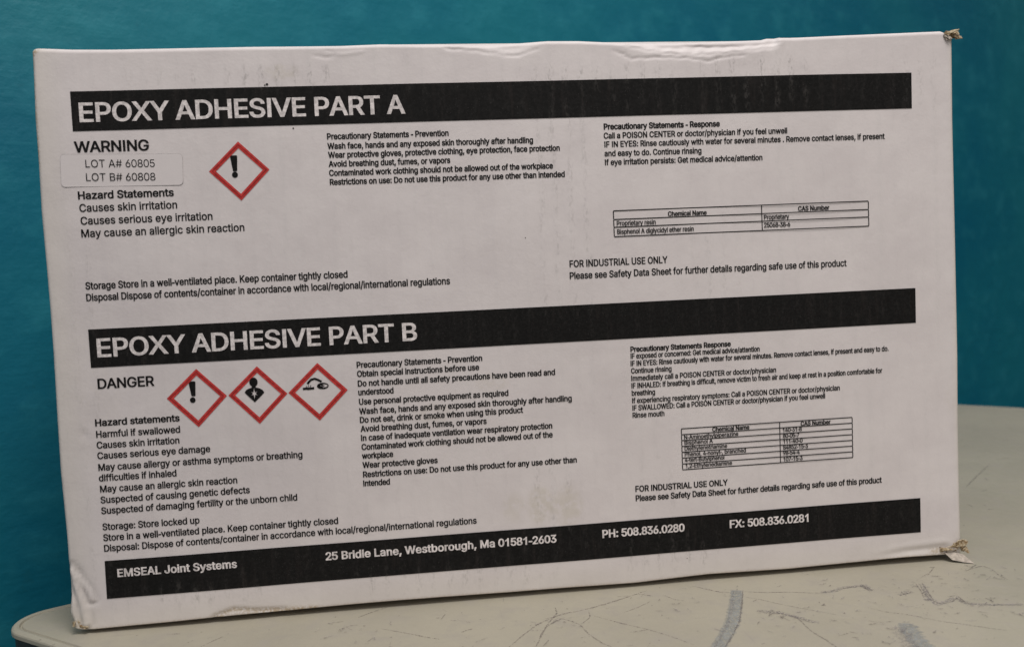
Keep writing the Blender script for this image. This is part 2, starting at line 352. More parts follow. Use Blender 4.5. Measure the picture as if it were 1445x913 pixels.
def front(x, z):
    """depth of the front panel, mm: positive is pushed in, negative bulges towards the camera"""
    x = np.asarray(x, float); z = np.asarray(z, float)
    u = np.clip((x + 14) / 394, 0, 1); v = np.clip((z + 221) / 238, 0, 1)
    f = -1.3 * np.sin(math.pi * u) * np.sin(math.pi * v)
    f = f + 0.22 * np.sin(x / 31 + 1.3) * np.sin(z / 27 + 0.4) + 0.12 * np.sin(x / 13 + z / 19)
    # folds along the crushed top edge: each is a bent crease line, the strip above it leans back
    wob = 0.5 * np.sin(x * 0.9) + 0.35 * np.sin(x * 2.3 + 1) ; amp = 0.65 + 0.35 * np.sin(x * 0.37 + 2) * np.sin(x * 0.83)
    d = pdist(x, z + 0.5 * wob, CREASE_L); f = f + 0.42 * amp * gauss(d, 0.55)
    lx = np.interp(x, [p[0] for p in CREASE_L], [p[1] for p in CREASE_L]); inx = sstep(150, 172, x) * (1 - sstep(182, 196, x))
    f = f + 0.75 * inx * sstep(lx - 0.3, lx + 4, z + 0.5 * wob)
    d = pdist(x, z + 0.6 * wob, CREASE_1); f = f + 0.50 * amp * gauss(d, 0.5)
    d = pdist(x, z + 0.4 * wob, CREASE_2); f = f + 0.38 * (1.5 - amp) * gauss(d, 0.5)
    d = pdist(x, z + 0.3 * wob, CREASE_3); f = f + 0.55 * amp * gauss(d, 0.5)
    d = pdist(x, z + 0.4 * wob, [(248, 11.6), (262, 11.9), (276, 10.9), (283, 11.6)]); f = f - 0.35 * amp * gauss(d, 0.6)
    l1 = np.interp(x, [p[0] for p in CREASE_1], [p[1] for p in CREASE_1]); inx = sstep(226, 240, x) * (1 - sstep(297.6, 299.0, x))
    f = f + 1.5 * inx * sstep(l1 - 0.3, l1 + 3.2, z + 0.5 * wob)
    f = f - 0.5 * gauss(np.hypot(x - 299.0, (z - 14) * 0.4), 0.9)
    d = pdist(x, z, [(117.5, 13.6), (109, 12.6), (104, 13.4)]); f = f - 0.16 * gauss(d, 0.7)
    d = pdist(x, z, [(98, 12.5), (103.5, 11.2), (106, 13.0), (103, 14.6)]); f = f + 0.22 * gauss(d, 0.5)
    d = pdist(x, z, CRUMPLE); f = f - 0.95 * gauss(d, 0.95) + 0.7 * gauss(d - 2.1, 0.9)
    d = pdist(x, z, CRUMPLE_2); f = f - 0.6 * gauss(d, 0.8) + 0.5 * gauss(d - 1.6, 0.9)
    d = pdist(x, z, DENT); f = f + (0.45 * gauss(d, 1.4) - 0.2 * gauss(d - 2.6, 1.4)) * sstep(330, 360, x)
    d = pdist(x, z, TEAR); f = f + 0.6 * gauss(d, 0.7)
    f = f + 0.5 * gauss(np.hypot(x + 4.0, z + 139.5), 1.4) - 0.4 * gauss(np.hypot(x + 2.6, z + 138.5), 1.2)
    return f
def grime_at(x, z):
    def box(x0, x1, z0, z1, sx=8.0, sz=3.0): return sstep(x0 - sx, x0 + sx, x) * (1 - sstep(x1 - sx, x1 + sx, x)) * sstep(z0 - sz, z0 + sz, z) * (1 - sstep(z1 - sz, z1 + sz, z))
    g = 0.65 * box(22, 60, 0, 8) + 1.15 * box(60, 105, 0, 8) + 0.8 * box(180, 270, -2, 6) + 1.2 * box(270, 310, -14, 9) + 0.5 * box(352, 372, -20, 8, 3)
    g = g + 0.55 * box(188, 212, -100, -10, 5, 8) + 0.35 * box(255, 275, -110, -60, 5) + 0.35 * box(190, 262, -15, 0, 12)
    g = g + 1.2 * box(22, 62, -214, -205, 6) + 0.8 * box(100, 190, -217, -206, 8) + 0.8 * box(222, 262, -216, -200, 6) + 0.6 * box(180, 200, -200, -165, 4, 6)
    g = g + 0.4 * box(230, 245, -190, -165, 4, 6) + 0.3 * box(-10, 6, -208, -60, 4, 8) + 0.35 * box(-10, 40, -214, -206, 6) + 0.12
    return g
def stain_at(x, z):
    def blob(cx, cz, rx, rz): return 1 - sstep(0.55, 1.0, np.hypot((x - cx) / rx, (z - cz) / rz))
    s = 0.95 * blob(184, -183, 7, 11) + 0.9 * blob(196, -184, 8, 11) + 0.55 * blob(172, -183, 6, 8) + 0.75 * blob(84, 6, 8, 4) + 0.5 * blob(140, -140, 11, 6) + 0.45 * blob(117, -157, 9, 5)
    s = s + 0.45 * blob(165, -128, 9, 5) + 0.25 * blob(377, -148, 5, 8) + 0.2 * blob(0, -120, 14, 40)
    return np.clip(s, 0, 1)
def speck_at(x, z):
    return sum(gauss(np.hypot(x - a, z - b), r) for a, b, r in ((87.5, -17, .55), (77.9, 1.0, .8), (182.5, -66.5, .4), (233.3, -184.4, .6)))

BOX = bpy.data.objects.new('cardboard_box', None); C.objects.link(BOX)
ROOT = Vector((0.183, 0.07, (Z0 + TT) / 1000)); BOX.location = ROOT
BOX['label'] = 'white printed cardboard carton standing on the cream table against the teal wall, its corners torn'
BOX['category'] = 'box'
def part(name, vs, fs, mats, parent=BOX, smooth=False, mi=None, label=None):
    o = link(name, vs, fs, mats, parent, ROOT, smooth, mi)
    if label: o['label'] = label
    return o

def build_carton():
    W, D, R = 395.0, 130.0, 1.8
    zb, zt = TT + 0.15, 16.6
    xs = np.r_[np.arange(R, W - R, 1.25), W - R]
    prof = [(x, 0.0) for x in xs]
    arc = lambda cx, cy, a0: [(cx + R * math.cos(a0 + t), cy + R * math.sin(a0 + t)) for t in np.linspace(0, math.pi / 2, 6)[1:-1]]
    prof += arc(W - R, R, -math.pi / 2)
    ys = np.r_[np.linspace(R, 18, 8), np.linspace(30, D - R, 6)]
    prof += [(W, y) for y in ys] + arc(W - R, D - R, 0)
    prof += [(x, D) for x in np.linspace(W - R, R, 12)] + arc(R, D - R, math.pi / 2)
    prof += [(0.0, y) for y in ys[::-1]] + arc(R, R, math.pi)
    prof = np.array(prof); n = len(prof)
    zz = np.r_[np.arange(zb + 0.55, -200, 0.9), np.arange(-200, 2, 1.6), np.arange(2, zt - R, 0.6), zt - R]
    q_ = 0.55                                  # the folded lower edge is sharper than the others
    rows = [(zb + q_ - q_ * math.sin(t), q_ - q_ * math.cos(t)) for t in np.linspace(math.pi / 2, 0, 5)[:-1]]
    rows += [(z, 0.0) for z in zz] + [(zt - R + R * math.sin(t), R - R * math.cos(t)) for t in np.linspace(0, math.pi / 2, 6)[1:]]
    V = []
    c = np.array([W / 2, D / 2])
    for z, ins in rows:
        q = prof.copy()
        if ins:  # shrink the outline by the inset
            q[:, 0] = c[0] + (q[:, 0] - c[0]) * (W / 2 - ins) / (W / 2); q[:, 1] = c[1] + (q[:, 1] - c[1]) * (D / 2 - ins) / (D / 2)
        V.append(np.c_[q, np.full(n, z)])
    V = np.vstack(V)
    # wear: outline of the front panel as photographed, fading into the depth of the carton
    y = V[:, 1]; zq = V[:, 2]
    wgt = 1 - sstep(10, 40, y)
    L = np.array(LEFT); Rr = np.array(RIGHT); T = np.array(TOP); Bo = np.array(BOTTOM)
    xl = np.interp(zq, L[::-1, 1], L[::-1, 0]); xr = np.interp(zq, Rr[::-1, 1], Rr[::-1, 0])
    xl = xl * wgt + -14.5 * (1 - wgt); xr = xr * wgt + 380.2 * (1 - wgt)
    X = xl + V[:, 0] / W * (xr - xl)
    ztop = np.interp(X, T[:, 0], T[:, 1]) * wgt + 16.6 * (1 - wgt)
    zbot = (np.interp(X, Bo[:, 0], Bo[:, 1]) + 0.25 * sstep(20, 60, X)) * wgt + (TT + 0.15) * (1 - wgt)
    zbot = np.maximum(zbot, TT + 0.15)
    Z = zbot + (zq - zb) / (zt - zb) * (ztop - zbot)
    # keep the print area where it is measured: only the margins stretch
    mid = sstep(-216, -206, zq) * (1 - sstep(2, 9, zq)); Z = Z * (1 - mid) + zq * mid
    Yf = front(X, Z) * (1 - sstep(0, 14, y))
    Y = y + Yf
    verts = np.c_[X, Y, Z + Z0] / 1000
    faces = []
    nr = len(rows)
    for r in range(nr - 1):
        a = r * n
        for i in range(n):
            j = (i + 1) % n; faces.append((a + i, a + j, a + n + j, a + n + i))
    faces.append(list(range(n))[::-1]); faces.append([(nr - 1) * n + i for i in range(n)])
    o = part('carton_body', verts, faces, PAPER, smooth=True)
    fr = (y < 3).astype(float)
    edge = np.minimum.reduce([np.abs(X + 14.5), np.abs(X - 380.2), np.abs(Z - ztop), np.abs(Z - zbot)])
    fattr(o, 'grime', (grime_at(X, Z) * fr) + 0.25 * (1 - fr))
    fattr(o, 'stain', stain_at(X, Z) * fr)
    kr = 0.55 * (1 - sstep(0.0, 1.6, np.abs(X + 14.4))) * (1 - sstep(-60, 10, -Z - 20)) * 0 + 0.0
    kr = np.clip(1.1 * gauss(pdist(X, Z, [(-14.6, -30), (-14.2, 14), (-12, 17)]), 1.0) + 0.85 * gauss(pdist(X, Z, TEAR + [(85, -220.6)]), 1.2)
         + 1.0 * gauss(np.hypot(X + 13, Z + 218.5), 2.2) + 0.8 * gauss(pdist(X, Z, [(366, -218), (376, -219), (381, -216)]), 1.6)
         + 0.7 * gauss(np.hypot(X - 379, Z - 16), 2.2) + 0.35 * gauss(np.abs(Z - zbot), 0.9) + 0.25 * gauss(np.abs(X + 14.6), 0.8), 0, 1)
    kr = np.maximum(kr, sstep(2.0, 4.0, y) * (Z < TT + 4) * (X > -13) * (X < 379) * 0.9)   # brown underside is painted shade, to darken the gap under the box
    fattr(o, 'kraft_and_gap_shade', kr)
    fattr(o, 'old', np.clip(0.9 * (1 - sstep(0.4, 3.0, np.abs(X - 380.3))) + 0.55 * (1 - sstep(1, 15, np.abs(X + 14.6))) + 0.55 * (1 - sstep(1, 15, np.abs(Z - zbot))) + 0.35 * (1 - fr), 0, 1))
build_carton()

# ------------------------------------------------------------------ print on the front
def on_front(x, z, lift):
    return np.c_[np.asarray(x, float), front(x, z) - lift, np.asarray(z, float) + Z0] / 1000
def bar(poly, label):
    (x0, z0), (x1, z1), (x2, z2), (x3, z3) = poly
    nx, nz = 180, 9
    u, v = np.meshgrid(np.linspace(0, 1, nx), np.linspace(0, 1, nz)); u, v = u.ravel(), v.ravel()
    x = (x0 * (1 - u) + x1 * u) * (1 - v) + (x3 * (1 - u) + x2 * u) * v
    z = (z0 * (1 - u) + z1 * u) * (1 - v) + (z3 * (1 - u) + z2 * u) * v
    fs = [(j * nx + i, (j + 1) * nx + i, (j + 1) * nx + i + 1, j * nx + i + 1) for j in range(nz - 1) for i in range(nx - 1)]
    o = part('title_bar', on_front(x, z, 0.16), fs, BAR, label=label)
    fattr(o, 'grime', 0.25 + grime_at(x, z))
    return o

GLYPHS = {
  ' ': '188;',
  '!': '196;67 160 63 509 132 509 128 160|98 -4 81 -1 66 9 56 24 52 41 56 58 66 73 81 83 98 86 116 83 130 73 140 58 143 41 140 24 130 9 116 -1',
  '#': '440;242 0 326 509 377 509 294 0|10 140 19 192 400 192 391 140|64 0 147 509 198 509 115 0|40 316 49 368 429 368 421 316',
  ',': '188;38 -119 68 71 137 71 84 -119',
  '-': '237;23 153 23 216 215 216 215 153',
  '.': '188;95 -4 78 -1 63 9 53 24 50 41 53 59 63 73 78 83 95 87 113 83 128 73 138 59 141 41 138 24 128 9 113 -1',
  '/': '249;235 533 71 -76 14 -76 178 533',
  '0': '409;205 -7 152 1 108 24 73 62 47 113 31 178 26 254 31 330 47 395 73 447 108 484 152 508 205 516 257 508 301 484 336 447 362 395 378 330 383 254 378 178 362 113 337 62 301 24 257 1|205 50 239 56 268 74 291 103 308 144 318 194 322 254 318 314 308 365 291 405 268 435 239 453 205 460 170 453 141 435 118 405 101 365 91 314 87 254 91 194 101 144 118 103 141 74 170 56',
  '1': '395;265 0 203 0 203 398 160 365 77 324 77 384 150 427 205 480 225 511 265 511',
  '2': '395;35 0 35 47 205 229 253 282 282 327 289 348 291 371 288 397 279 419 264 436 244 449 221 457 195 460 167 457 143 447 124 433 110 413 101 390 98 362 37 362 42 405 57 442 82 473 114 496 153 511 196 516 239 511 277 497 308 474 332 445 347 411 352 372 349 345 342 318 328 290 307 259 238 180 124 60 124 57 360 57 360 0',
  '3': '401;200 -7 155 -3 115 10 80 30 52 57 34 91 26 132 91 132 97 107 108 87 126 71 147 59 173 52 201 50 230 53 257 61 279 74 297 93 307 116 311 145 308 172 298 196 281 217 257 234 224 244 183 248 139 248 139 299 270 448 270 452 52 452 52 509 354 509 354 461 193 278 193 289 246 288 290 276 326 253 353 222 369 186 375 145 369 103 352 66 326 36 291 12 248 -2',
  '4': '425;26 105 26 158 233 509 297 509 95 166 95 163 399 163 399 105|268 0 268 121 268 146 268 318 329 318 329 0',
  '5': '395;193 -7 150 -2 112 11 80 32 55 60 38 93 32 130 94 130 99 108 110 89 126 73 145 60 168 52 193 50 222 53 248 64 270 82 286 104 296 131 300 162 296 193 286 221 269 244 247 262 220 273 190 277 139 268 117 258 100 246 39 253 68 509 338 509 338 452 123 452 106 301 108 301 127 315 150 325 175 331 201 334 235 330 266 321 293 306 317 285 336 260 351 231 360 199 363 163 357 117 341 76 315 41 281 15 240 -1',
  '6': '395;197 -7 153 -1 113 15 80 40 55 74 40 115 35 162 39 199 51 239 73 285 108 340 223 509 293 509 122 261 116 261 136 288 167 307 206 314 249 309 287 295 317 271 341 240 355 201 360 157 355 112 339 73 314 39 281 14 242 -2|197 48 225 52 250 63 270 79 285 101 295 128 298 157 295 187 285 213 270 235 250 251 225 262 197 265 169 262 145 252 124 235 109 214 99 188 96 158 99 128 109 102 124 79 145 63 169 52',
  '7': '395;68 0 294 448 294 452 33 452 33 509 362 509 362 449 136 0',
  '8': '401;200 -7 152 -2 110 11 75 33 48 62 31 96 26 135 29 166 39 195 55 220 75 241 99 256 127 265 127 267 93 282 67 308 50 342 44 380 49 417 64 450 88 477 120 498 158 511 200 516 243 511 280 498 311 477 335 450 351 417 356 380 350 342 333 308 307 282 274 267 274 265 301 256 325 241 346 220 361 195 371 166 375 135 369 96 352 62 326 33 291 11 249 -2|200 49 232 52 259 60 281 74 297 91 307 113 311 139 307 165 296 189 279 208 257 223 230 232 200 235 170 232 143 223 121 208 104 189 93 165 89 139 93 113 103 91 119 74 141 60 169 52|200 290 226 292 248 300 267 313 281 330 290 351 293 376 290 399 282 420 268 437 249 449 226 457 200 460 174 457 151 449 133 437 119 420 110 399 107 376 110 351 119 330 133 313 152 300 175 292',
  '9': '395;197 516 242 510 281 494 314 468 339 434 355 393 360 347 356 309 344 270 321 224 286 168 171 0 101 0 272 248 278 248 258 221 228 202 189 195 146 199 108 214 77 237 54 269 39 307 35 352 40 397 56 436 81 469 114 494 153 510|197 460 170 457 145 446 125 429 109 407 100 381 96 352 100 322 109 295 125 274 145 257 170 247 197 243 225 247 250 257 270 273 285 295 295 321 298 350 295 381 285 407 270 429 250 446 225 457',
  ':': '188;95 -4 78 -1 63 9 53 24 50 41 53 59 63 73 78 83 95 87 113 83 128 73 138 59 141 41 138 24 128 9 113 -1|95 271 78 274 63 284 53 299 50 316 53 334 63 349 78 359 95 362 113 359 128 349 138 334 141 316 138 299 128 284 113 274',
  'A': '480;16 0 201 509 276 509 463 0 395 0 287 302 264 372 232 478 245 478 213 371 191 302 85 0|110 142 110 199 370 199 370 142',
  'B': '456;60 0 60 509 241 509 289 504 329 491 359 469 381 442 394 410 398 374 395 344 387 320 373 301 356 286 315 267 315 262 339 257 363 245 385 227 402 203 414 173 418 136 413 100 400 67 377 39 344 18 301 4 247 0|125 57 245 57 296 63 330 80 349 105 355 137 352 161 342 184 327 203 306 218 279 228 248 231 125 231|125 285 238 285 265 288 288 296 308 309 323 326 333 348 336 372 330 403 313 429 283 446 240 452 125 452',
  'C': '510;267 -7 205 1 150 25 104 63 70 115 48 179 40 254 48 329 70 393 104 445 150 484 205 508 267 516 305 513 340 504 373 490 402 471 427 447 448 418 463 385 473 348 408 348 401 373 389 395 357 428 315 449 267 456 223 450 184 432 150 403 125 364 109 314 103 254 109 194 125 145 151 105 184 76 223 59 267 53 315 60 357 81 389 114 408 160 473 160 463 124 448 91 428 62 402 38 373 19 341 5 305 -4',
  'D': '502;219 0 96 0 96 57 215 57 272 63 318 81 354 110 379 149 394 198 399 255 394 312 379 361 354 399 320 428 275 446 221 452 93 452 93 509 225 509 294 501 353 478 399 441 433 391 455 329 462 255 455 181 433 119 398 68 351 31 291 8|125 509 125 0 60 0 60 509',
  'E': '419;60 0 60 509 372 509 372 452 125 452 125 286 355 286 355 229 125 229 125 57 375 57 375 0',
  'F': '410;60 0 60 509 369 509 369 452 125 452 125 278 346 278 346 221 125 221 125 0',
  'G': '520;269 -7 205 1 149 25 104 64 69 116 47 179 40 254 47 329 69 393 103 445 149 484 203 508 265 516 304 513 340 504 374 489 403 469 429 445 449 416 465 384 474 349 408 349 387 393 356 427 315 448 265 456 222 450 183 432 150 404 125 364 109 314 103 254 109 194 125 145 151 105 184 76 224 59 269 53 309 57 345 71 374 93 396 123 410 160 415 202 434 199 283 199 283 256 478 256 478 200 471 141 451 91 419 50 377 19 326 0',
  'H': '517;60 0 60 509 125 509 125 289 392 289 392 509 457 509 457 0 392 0 392 232 125 232 125 0',
  'I': '196;66 0 66 509 131 509 131 0',
  'J': '396;185 -7 124 3 75 33 44 81 33 145 33 173 98 173 98 145 104 104 122 74 149 56 185 50 220 56 248 74 266 104 272 145 272 509 336 509 336 145 326 81 294 33 246 3',
  'K': '467;104 145 104 216 139 261 174 303 212 344 364 509 448 509 231 276 228 276|60 0 60 509 125 509 125 334 124 225 125 193 125 0|372 0 188 259 228 309 449 0',
  'L': '393;60 0 60 509 125 509 125 57 361 57 361 0',
  'M': '628;60 0 60 509 152 509 277 187 287 159 299 123 311 84 322 49 307 49 318 83 330 121 342 158 352 187 476 509 568 509 568 0 504 0 504 291 504 327 505 369 506 413 507 457 513 457 498 409 482 363 467 322 456 291 342 0 286 0 170 291 159 321 145 361 129 408 112 457 119 457 120 416 121 372 122 328 122 291 122 0',
  'N': '523;60 0 60 509 136 509 343 183 363 151 388 107 414 55 405 54 401 108 399 157 399 195 399 509 463 509 463 0 387 0 202 290 177 331 148 381 108 452 119 454 122 384 124 328 125 291 125 0',
  'O': '533;267 -7 205 1 150 25 105 63 70 115 48 179 40 254 48 329 70 393 105 445 150 484 205 508 267 516 329 508 384 484 429 445 464 393 486 329 493 254 486 179 464 115 429 63 384 25 329 1|267 53 310 59 349 76 383 105 408 144 425 194 430 254 425 314 408 365 383 404 349 433 310 450 267 456 223 450 184 433 151 404 125 364 109 314 103 254 109 194 125 144 151 105 184 76 223 59',
  'P': '445;60 0 60 509 235 509 289 503 332 487 366 462 390 430 404 391 409 348 404 304 390 265 366 233 332 207 289 191 235 186 109 186 109 242 233 242 269 246 297 256 318 272 333 294 342 319 344 348 342 376 333 402 318 423 297 439 268 449 232 452 125 452 125 0',
  'R': '449;60 0 60 509 236 509 290 504 333 489 367 465 390 433 405 395 409 352 405 309 390 271 367 240 333 217 289 203 236 198 96 198 96 255 234 255 269 258 298 267 319 281 334 300 342 324 345 352 342 380 334 405 319 425 298 440 269 449 233 452 125 452 125 0|353 0 230 229 303 229 428 0',
  'S': '447;224 -9 172 -4 128 9 91 31 64 60 46 96 38 137 104 137 110 110 123 88 142 71 166 59 194 52 224 49 257 52 286 60 311 74 329 92 341 114 346 139 342 161 332 179 316 193 296 205 245 222 184 239 128 260 86 289 60 326 52 372 58 413 75 448 102 476 138 498 180 511 227 516 275 511 316 498 351 476 377 449 394 415 401 378 337 378 326 412 302 437 267 453 225 459 194 456 167 448 145 435 129 418 118 398 115 376 119 352 131 334 148 319 169 308 212 293 264 279 312 264 359 238 379 220 395 198 405 171 408 139 403 99 386 64 360 34 323 11 278 -4',
  'T': '449;32 452 32 509 417 509 417 452 257 452 257 0 193 0 193 452',
  'U': '517;259 -8 203 -2 154 15 114 43 85 80 66 124 60 173 60 509 124 509 124 178 128 144 141 113 160 87 187 68 220 56 259 52 298 56 331 68 357 87 377 113 389 144 393 178 393 509 457 509 457 173 451 124 433 80 403 43 363 15 315 -2',
  'V': '480;204 0 16 509 84 509 192 206 215 137 248 31 235 31 267 138 290 206 395 509 463 509 278 0',
  'W': '686;155 0 16 509 82 509 163 196 175 145 187 94 197 40 189 40 200 94 211 145 224 196 306 509 380 509 462 196 474 145 486 94 497 40 488 40 499 94 510 145 523 196 603 509 670 509 530 0 455 0 368 323 351 391 336 475 350 475 335 395 318 323 230 0',
  'X': '473;3 0 198 268 26 509 106 509 237 316 371 509 447 509 276 269 470 0 389 0 237 218 84 0',
  'Y': '472;203 0 203 208 16 509 91 509 192 344 222 292 250 230 224 230 251 293 280 344 381 509 455 509 268 208 268 0',
  'Z': '438;42 0 42 46 273 385 306 431 341 476 348 454 285 452 223 452 40 452 40 509 397 509 397 462 169 129 134 81 97 33 90 54 152 57 214 57 399 57 399 0',
  'a': '389;160 -9 126 -5 94 5 68 22 48 45 35 73 30 108 34 138 43 161 58 179 78 193 125 211 178 220 234 227 265 235 273 243 276 255 276 257 273 279 267 297 256 311 240 322 220 329 196 331 171 329 149 322 118 301 100 274 41 291 57 322 79 346 104 364 133 375 163 382 194 384 239 379 286 360 306 343 322 320 333 290 337 251 337 0 277 0 277 52 272 52 252 25 215 1 190 -6|170 45 202 49 228 59 248 74 263 93 272 115 276 138 276 190 259 182 231 176 200 171 175 168 134 159 117 150 103 139 95 124 92 105 94 87 102 72 114 61 130 52',
  'b': '424;229 -8 198 -5 172 4 138 31 118 59 112 59 112 0 53 0 53 509 114 509 114 319 118 319 137 346 171 373 197 381 229 384 274 378 313 361 345 332 370 293 385 245 390 189 385 133 370 84 346 45 313 16 274 -2|220 47 253 51 279 66 301 88 316 117 325 151 328 189 325 227 316 261 301 290 280 311 253 325 220 330 188 325 161 312 140 291 125 263 116 229 113 189 116 150 125 115 140 86 162 65 188 51',
  'c': '396;207 -8 159 -2 117 16 82 46 56 85 40 133 34 187 40 243 56 291 82 330 117 360 159 378 207 384 260 377 305 356 340 322 362 277 303 262 290 289 270 311 242 325 207 330 173 325 145 310 124 287 108 258 99 224 96 187 99 151 108 117 124 89 145 66 173 51 207 46 243 52 271 66 292 89 304 117 363 102 354 78 341 56 306 21 261 -1',
  'd': '424;195 -8 151 -2 111 16 79 45 55 84 39 133 34 189 39 245 55 293 79 332 112 361 151 378 196 384 228 381 253 373 287 346 306 319 311 319 311 509 372 509 372 0 313 0 313 59 307 59 287 31 252 4 227 -5|205 47 236 51 263 65 284 86 299 115 309 150 312 189 309 229 300 263 284 291 263 312 237 325 205 330 172 325 145 311 124 290 108 261 99 227 96 189 99 151 109 117 124 88 145 66 172 51',
  'e': '404;212 -8 161 -2 117 16 82 46 56 85 40 132 34 187 39 242 55 290 81 329 115 359 157 378 205 384 236 382 266 374 294 361 319 341 341 315 357 282 368 242 371 194 371 169 75 169 75 221 338 221 310 202 307 237 298 269 283 294 263 314 237 326 205 330 173 326 146 313 125 294 109 270 99 241 96 211 96 178 100 139 110 106 128 80 151 61 179 50 212 46 254 53 285 73 306 105 365 91 353 63 335 39 311 19 283 4 249 -5',
  'f': '254;228 379 228 327 6 327 6 379|81 0 81 432 84 461 96 486 113 505 135 519 161 527 187 530 222 527 243 521 227 468 215 472 195 474 171 470 154 460 145 443 142 419 142 0',
  'g': '425;207 -151 168 -148 134 -140 105 -127 82 -110 64 -91 51 -69 101 -41 122 -66 154 -88 178 -95 207 -97 249 -92 282 -75 304 -47 311 -6 311 68 306 68 287 41 252 16 227 8 195 5 152 10 113 27 80 53 55 90 39 136 34 191 39 246 55 293 80 332 112 361 152 378 196 384 228 382 253 373 288 346 308 319 313 319 313 379 372 379 372 -9 367 -54 350 -90 324 -117 291 -136 251 -147|205 59 237 63 264 75 285 95 300 121 309 154 312 193 309 231 300 264 285 291 264 312 237 325 205 330 172 325 145 312 124 290 109 262 99 229 96 193 99 155 109 123 124 96 145 76 172 63',
  'h': '410;114 227 114 0 53 0 53 509 114 509 114 287 102 287 124 332 152 362 187 379 227 384 264 380 295 369 321 349 341 321 353 285 357 240 357 0 296 0 296 235 290 275 273 304 246 323 210 329 184 326 161 317 141 303 126 283 117 257',
  'i': '160;49 0 49 379 111 379 111 0|49 443 49 509 111 509 111 443',
  'j': '167;53 379 114 379 114 -30 111 -63 102 -90 86 -113 65 -129 37 -139 4 -143 -10 -143 -10 -87 2 -87 25 -83 40 -72 50 -54 53 -29|83 443 67 446 53 455 44 468 41 483 44 499 53 512 67 521 83 524 100 521 114 512 123 499 126 483 123 468 114 455 100 446',
  'k': '381;110 137 110 212 121 212 284 379 360 379 184 199 177 199|53 0 53 509 114 509 114 0|294 0 148 186 191 229 372 0',
  'l': '158;48 0 48 509 110 509 110 0',
  'm': '610;53 0 53 379 112 379 112 295 108 295 118 323 132 346 151 363 172 376 195 384 219 386 257 380 287 361 309 331 321 295 312 295 322 321 337 343 357 361 381 375 407 383 437 386 468 383 497 372 522 354 541 328 553 296 557 255 557 0 496 0 496 254 490 289 473 313 447 326 419 330 395 328 374 320 358 307 345 290 338 270 335 247 335 0 274 0 274 260 269 288 253 311 229 326 199 330 178 328 158 320 140 307 126 289 117 266 114 238 114 0',
  'n': '410;114 227 114 0 53 0 53 379 112 379 112 287 102 287 124 332 152 362 187 379 227 384 264 380 295 369 321 349 341 321 353 285 357 240 357 0 296 0 296 235 290 275 273 304 246 323 210 329 184 326 161 317 141 303 126 283 117 257',
  'o': '415;207 -8 159 -2 117 16 82 46 56 85 40 133 34 187 40 243 56 291 82 330 117 360 159 378 207 384 256 378 299 360 333 330 359 291 376 243 381 187 376 133 359 85 333 46 299 16 256 -2|207 46 242 51 270 66 292 89 307 117 316 151 319 187 316 224 307 258 292 287 270 310 242 325 207 330 173 325 145 310 124 287 108 258 99 224 96 187 99 151 108 117 124 89 145 66 173 51',
  'p': '424;53 -143 53 379 112 379 112 319 118 319 137 346 171 373 197 381 229 384 274 378 313 361 345 332 370 293 385 245 390 189 385 133 370 84 346 45 313 16 274 -2 229 -8 198 -5 173 4 138 31 118 59 114 59 114 -143|220 47 253 51 279 66 301 88 316 117 325 151 328 189 325 227 316 261 301 290 280 311 253 325 220 330 188 325 161 312 140 291 125 263 116 229 113 189 116 150 125 115 140 86 162 65 188 51',
  'q': '424;372 -143 311 -143 311 59 306 59 287 31 252 4 227 -5 195 -8 151 -2 111 16 79 45 55 84 39 133 34 189 39 245 55 293 79 332 112 361 151 378 196 384 228 381 253 373 287 346 307 319 313 319 313 379 372 379|205 47 236 51 263 65 284 86 299 115 309 150 312 189 309 229 300 263 284 291 263 312 237 325 205 330 172 325 145 311 124 290 108 261 99 227 96 189 99 151 109 117 124 88 145 66 172 51',
  'r': '259;53 0 53 379 112 379 112 321 115 321 130 347 152 367 181 380 213 385 229 384 243 384 243 322 230 324 207 326 182 323 159 315 140 301 126 284 117 262 114 237 114 0',
  's': '365;182 -8 145 -5 112 3 84 18 62 38 45 63 36 94 94 107 105 79 124 60 150 49 181 45 217 50 244 62 262 81 268 103 265 121 254 136 237 147 212 155 149 170 104 186 72 208 53 237 47 274 51 305 65 332 87 354 115 370 149 381 187 384 223 381 254 372 279 358 299 339 314 316 324 290 268 277 258 298 243 316 219 328 187 333 156 329 131 317 114 299 109 277 112 258 124 243 144 232 172 223 229 209 275 194 306 171 325 142 331 107 326 75 312 47 290 24 260 6 223 -5',
  't': '227;204 379 204 327 6 327 6 379|65 471 126 471 126 98 128 76 136 61 150 53 170 50 185 51 202 54 213 2 192 -3 168 -4 125 2 92 21 72 52 65 93',
  'u': '410;182 -5 146 -1 115 11 89 31 69 59 57 95 53 139 53 379 114 379 114 144 119 105 137 75 164 56 200 50 226 53 249 62 268 77 283 97 293 122 296 153 296 379 357 379 357 0 298 0 298 92 307 92 286 47 257 17 222 0',
  'v': '389;163 0 17 379 84 379 165 155 187 87 206 21 184 21 203 87 224 155 305 379 371 379 226 0',
  'w': '567;138 0 23 379 87 379 133 214 154 137 175 41 165 41 186 135 206 214 252 379 316 379 362 214 382 136 402 41 391 41 413 135 434 214 480 379 545 379 429 0 368 0 319 172 305 225 291 280 277 338 291 338 277 280 263 225 248 172 199 0',
  'x': '379;21 0 171 218 171 171 29 379 100 379 147 306 179 253 207 206 175 206 202 253 233 306 282 379 352 379 209 169 209 214 358 0 287 0 231 85 200 136 173 182 205 182 178 136 148 85 91 0',
  'y': '389;47 -139 61 -86 71 -87 104 -89 118 -84 130 -74 141 -58 151 -36 163 -1 17 379 84 379 165 155 187 87 206 21 184 21 202 87 224 155 305 379 371 379 204 -58 177 -107 159 -124 139 -136 117 -143 91 -145 65 -143',
